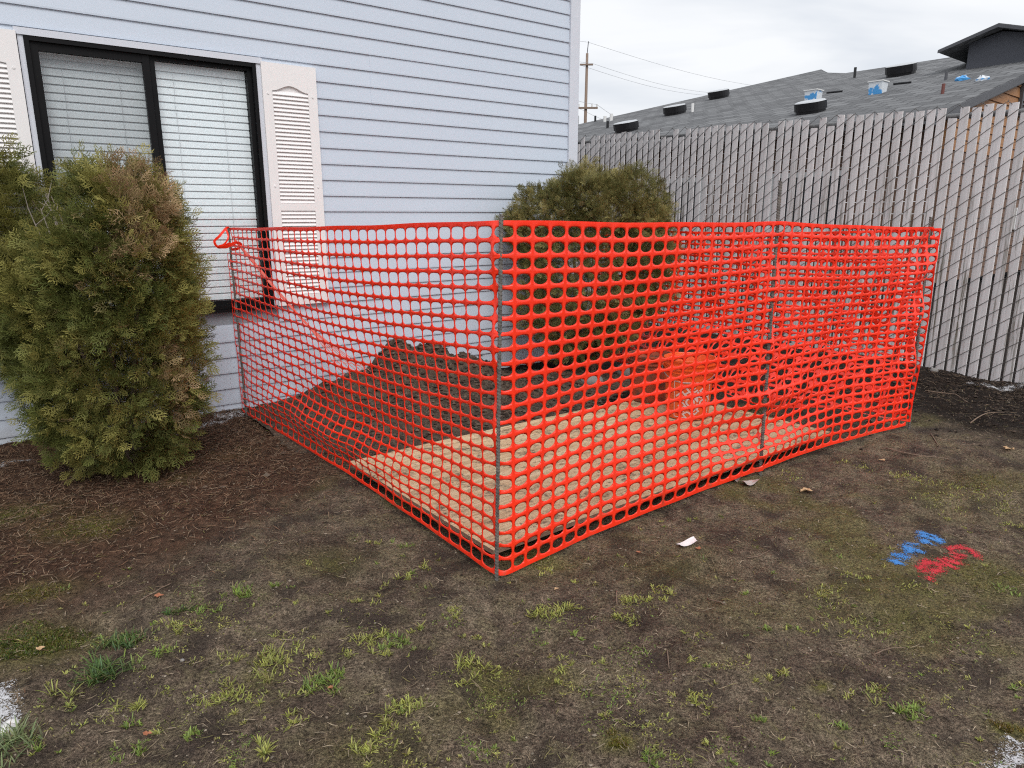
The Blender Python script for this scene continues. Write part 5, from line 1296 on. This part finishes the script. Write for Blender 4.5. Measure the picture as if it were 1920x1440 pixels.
def crumbs(n, sampler, smin, smax, cols, zf=gh):
    xy = sampler(n); n = len(xy); oct_ = np.array([(1, 0, 0), (0, 1, 0), (-1, 0, 0), (0, -1, 0), (.1, .1, .8), (0, 0, -.8), (.7, .7, .3), (-.7, .6, .25)], float)
    oct_ = np.array([(1, 0, 0), (.3, .9, .1), (-.8, .6, -.1), (-.8, -.6, .1), (.3, -.9, -.1), (0, 0, .75), (0, 0, -.6)]); fs = [(0, 1, 5), (1, 2, 5), (2, 3, 5), (3, 4, 5), (4, 0, 5), (1, 0, 6), (2, 1, 6), (3, 2, 6), (4, 3, 6), (0, 4, 6)]
    s = smin + (smax - smin) * rng.random(n) ** 3; an = rng.random(n) * 6.28; base = oct_[None] * (1 + rng.normal(0, .22, (n, 7, 3))) * s[:, None, None]
    x = base[..., 0] * np.cos(an)[:, None] - base[..., 1] * np.sin(an)[:, None] + xy[:, :1]; y = base[..., 0] * np.sin(an)[:, None] + base[..., 1] * np.cos(an)[:, None] + xy[:, 1:2]
    z = base[..., 2] * .8 + (zf(xy[:, 0], xy[:, 1]) + s * .25)[:, None]
    v = np.stack([x, y, z], -1).reshape(-1, 3); f = (np.array(fs)[None] + (np.arange(n) * 7)[:, None, None]).reshape(-1, 3); pal = np.array(cols); c = pal[rng.integers(0, len(pal), n)] * rng.uniform(.6, 1.3, (n, 1)); return v, f, np.repeat(c, 7, 0)
SOILC = [(.06, .043, .033), (.09, .066, .05), (.045, .032, .025), (.11, .085, .064)]
def heapz(x, y):
    s, t = wall_st(x, y); h = heap_h(s, t); lump = fbm(x * 9, y * 9, 5, 4, 0.6); cl = np.abs(fbm(x * 16, y * 16, 25, 3, 0.6))
    return gh(x, y) + np.maximum(0, h * (1 + .36 * lump) + (.05 * lump + .035 * (.25 - cl)) * sstep(.02, .12, h) - .02)
def samp_heap(n):
    s = rng.normal(1.3, .55, n); t = rng.uniform(.05, 1.3, n); return np.stack([W0[0] + D1[0] * s + N1[0] * t, W0[1] + D1[1] * s + N1[1] * t], 1)
a = [crumbs(16000, samp_fg, .0015, .0058, SOILC + [(.20, .16, .12), (.26, .22, .17)]), crumbs(4500, samp_fence, .003, .020, [(.035, .025, .02), (.055, .04, .03), (.025, .018, .014)]), crumbs(6000, samp_heap, .004, .020, SOILC, heapz)]
off = 0; V = []; Fq = []; C = []
for v, f, c in a: V.append(v); Fq.append(f + off); C.append(c); off += len(v)
kind(tag(mesh_obj('soil_crumbs', np.concatenate(V), np.concatenate(Fq), M['bits'], attrs={'col': np.concatenate(C)}), 'loose dark soil crumbs and small clods', 'soil'), 'stuff')

# ------------------------------------------------------------------ small single things
def sheet(name, label, cat, pts, mat, curl=.01, lift=.006, group=None, sub=5):
    pts = [G(*p)[:2] for p in pts]; p00, p10, p11, p01 = pts; V = []; n = sub
    for j in range(n + 1):
        for i in range(n + 1):
            u, w = i / n, j / n; q = p00 * (1 - u) * (1 - w) + p10 * u * (1 - w) + p11 * u * w + p01 * (1 - u) * w
            V.append((q[0], q[1], float(gh(q[0], q[1])) + lift + curl * (4 * (u - .5) ** 2) * (.5 + w) + abs(rng.normal(0, curl * .12))))
    base = np.array([*np.mean(pts, axis=0), 0]); top = [np.array(q) - base for q in V]; bot = [q - UP * .0006 for q in top]; m = len(V)
    f = [(j * (n + 1) + i, j * (n + 1) + i + 1, (j + 1) * (n + 1) + i + 1, (j + 1) * (n + 1) + i) for j in range(n) for i in range(n)]; f = f + [tuple(m + k for k in q[::-1]) for q in f]
    o = mesh_obj(name, top + bot, f, mat, None, True); o.location = tuple(base); return tag(o, label, cat, group)
sheet('paper_scrap', 'small white paper scrap lying on the soil right of the front corner', 'paper', [(1268, 1024), (1300, 1013), (1307, 1022), (1276, 1030)], M['paper'], .008)
sheet('plastic_scrap', 'crumpled clear plastic scrap under the mesh hem by the middle stake', 'plastic scrap', [(1368, 898), (1392, 893), (1388, 908), (1374, 906)], M['plastic'], .02)
sheet('plastic_scrap', 'flat greyish plastic scrap just outside the mesh hem', 'plastic scrap', [(1388, 908), (1420, 903), (1424, 912), (1395, 916)], M['plastic'], .015)
def leaf(x, y, s, mat, label):
    g = G(x, y); an = rng.random() * 6.28; n = 14; V = [(0, 0, .004)]
    for k in range(n):
        q = 2 * math.pi * k / n; r = s * (.55 + .45 * abs(math.cos(q * 1.5))) * rng.uniform(.75, 1.15); V.append((r * math.cos(q + an), r * .75 * math.sin(q + an), .004 + .35 * s * rng.random()))
    f = [(0, k + 1, (k + 1) % n + 1) for k in range(n)]
    m = len(V); V = V + [(a, b, c - .0007) for a, b, c in V]; f += [tuple(m + q for q in t[::-1]) for t in f]
    o = mesh_obj('dry_leaf', V, f, M[mat]); o.location = (g[0], g[1], float(gh(g[0], g[1])) + .004); tag(o, label, 'leaf', 'fallen leaves')
leaf(1511, 919, .036, 'leaf_tan', 'tan fallen leaf on bare soil right of the middle stake')
leaf(298, 1126, .018, 'leaf_red', 'orange leaf on the brown litter above the grass tufts')
leaf(276, 1383, .014, 'leaf_red', 'reddish leaf beside a small tuft at the lower left')
leaf(75, 1217, .016, 'leaf_tan', 'tan leaf resting on the dark green moss')
leaf(1309, 1031, .014, 'leaf_red', 'orange leaf beside the white paper scrap')
leaf(620, 1295, .010, 'leaf_red', 'small orange leaf in a grass tuft, lower left of centre')
leaf(1197, 1041, .012, 'leaf_red', 'small rust leaf below the right mesh hem')
leaf(1043, 1103, .010, 'leaf_tan', 'small tan leaf right of the corner stake foot')
leaf(1655, 862, .02, 'leaf_tan', 'tan leaf near the right end of the mesh hem')
leaf(1890, 845, .03, 'leaf_tan', 'pale leaf on dark soil at the right edge')
def twig(pts, r, label):
    P3 = [];
    for x, y in pts: g = G(x, y); P3.append((g[0], g[1], float(gh(g[0], g[1])) + r + .004))
    base = np.array(P3[0]); q = []
    for i in range(len(P3) - 1):
        for t in (0, .35, .7): q.append(np.array(P3[i]) * (1 - t) + np.array(P3[i + 1]) * t - base + rng.normal(0, r * .5, 3))
    q.append(np.array(P3[-1]) - base); o = MB().tube(q, list(np.linspace(r, r * .5, len(q))), 6).build('twig', M['twig'], None, True); o.location = tuple(base); tag(o, label, 'twig', 'fallen twigs')
twig([(1327, 1113), (1345, 1128), (1362, 1136)], .0030, 'dark short twig on the soil below the paper scrap')
twig([(1402, 1047), (1425, 1043), (1443, 1036)], .0020, 'thin pale twig right of the paper scrap')
twig([(1735, 735), (1790, 742), (1815, 755)], .0045, 'long pale twig on dark soil near the fence foot')
twig([(1820, 790), (1850, 778), (1888, 776)], .0045, 'dry branched stem on dark soil at the right edge')
twig([(1660, 841), (1710, 855), (1780, 860)], .0035, 'curved pale twig in front of the right mesh end')
twig([(1745, 815), (1762, 840)], .0035, 'short twig right of the mesh hem end')
twig([(265, 1135), (300, 1110), (322, 1100)], .0022, 'thin twig beside the orange leaf on the litter')
twig([(1155, 1108), (1157, 1135)], .0025, 'upright-lying twig left of the right-hand grass patch')
twig([(1640, 1222), (1665, 1215), (1700, 1208)], .0018, 'thin straight twig below the red letters')
twig([(1250, 1218), (1255, 1250)], .0022, 'curved twig at the centre right of the foreground')
def stone(x, y, r, mat, label, z=0.0, group='stones'):
    g = G(x, y, z); mb = bmesh.new(); bmesh.ops.create_icosphere(mb, subdivisions=2, radius=r)
    sd = rng.integers(0, 99)
    for v in mb.verts:
        p = np.array(v.co); k = 1 + .35 * float(fbm(p[0] / r * 1.3 + sd, p[1] / r * 1.3 + p[2] / r, int(sd), 2)); v.co = (p[0] * k * 1.15, p[1] * k, p[2] * k * .7)
    me = bpy.data.meshes.new('stone'); mb.to_mesh(me); mb.free(); me.materials.append(M[mat]); me.polygons.foreach_set('use_smooth', [True] * len(me.polygons))
    o = share('stone', me); o.location = (g[0], g[1], float(heapz(g[0], g[1])) + r * .3); tag(o, label, 'stone', group)
stone(1108, 731, .075, 'stone', 'grey stone on the dug soil left of the muddy bucket')
stone(1172, 700, .085, 'stone', 'larger grey stone behind the muddy bucket')
stone(1482, 665, .05, 'stone', 'grey stone behind the middle stake inside the mesh')
stone(1750, 702, .03, 'stone', 'small grey stone on dark soil by the fence foot')
stone(12, 1372, .022, 'whitestone', 'white stone at the lower left edge, lower one of the pair', group='white stones')
stone(22, 1360, .016, 'whitestone', 'white stone at the lower left edge, upper one of the pair', group='white stones')
stone(342, 1238, .006, 'stone', 'tiny pebble by the grass at lower left')
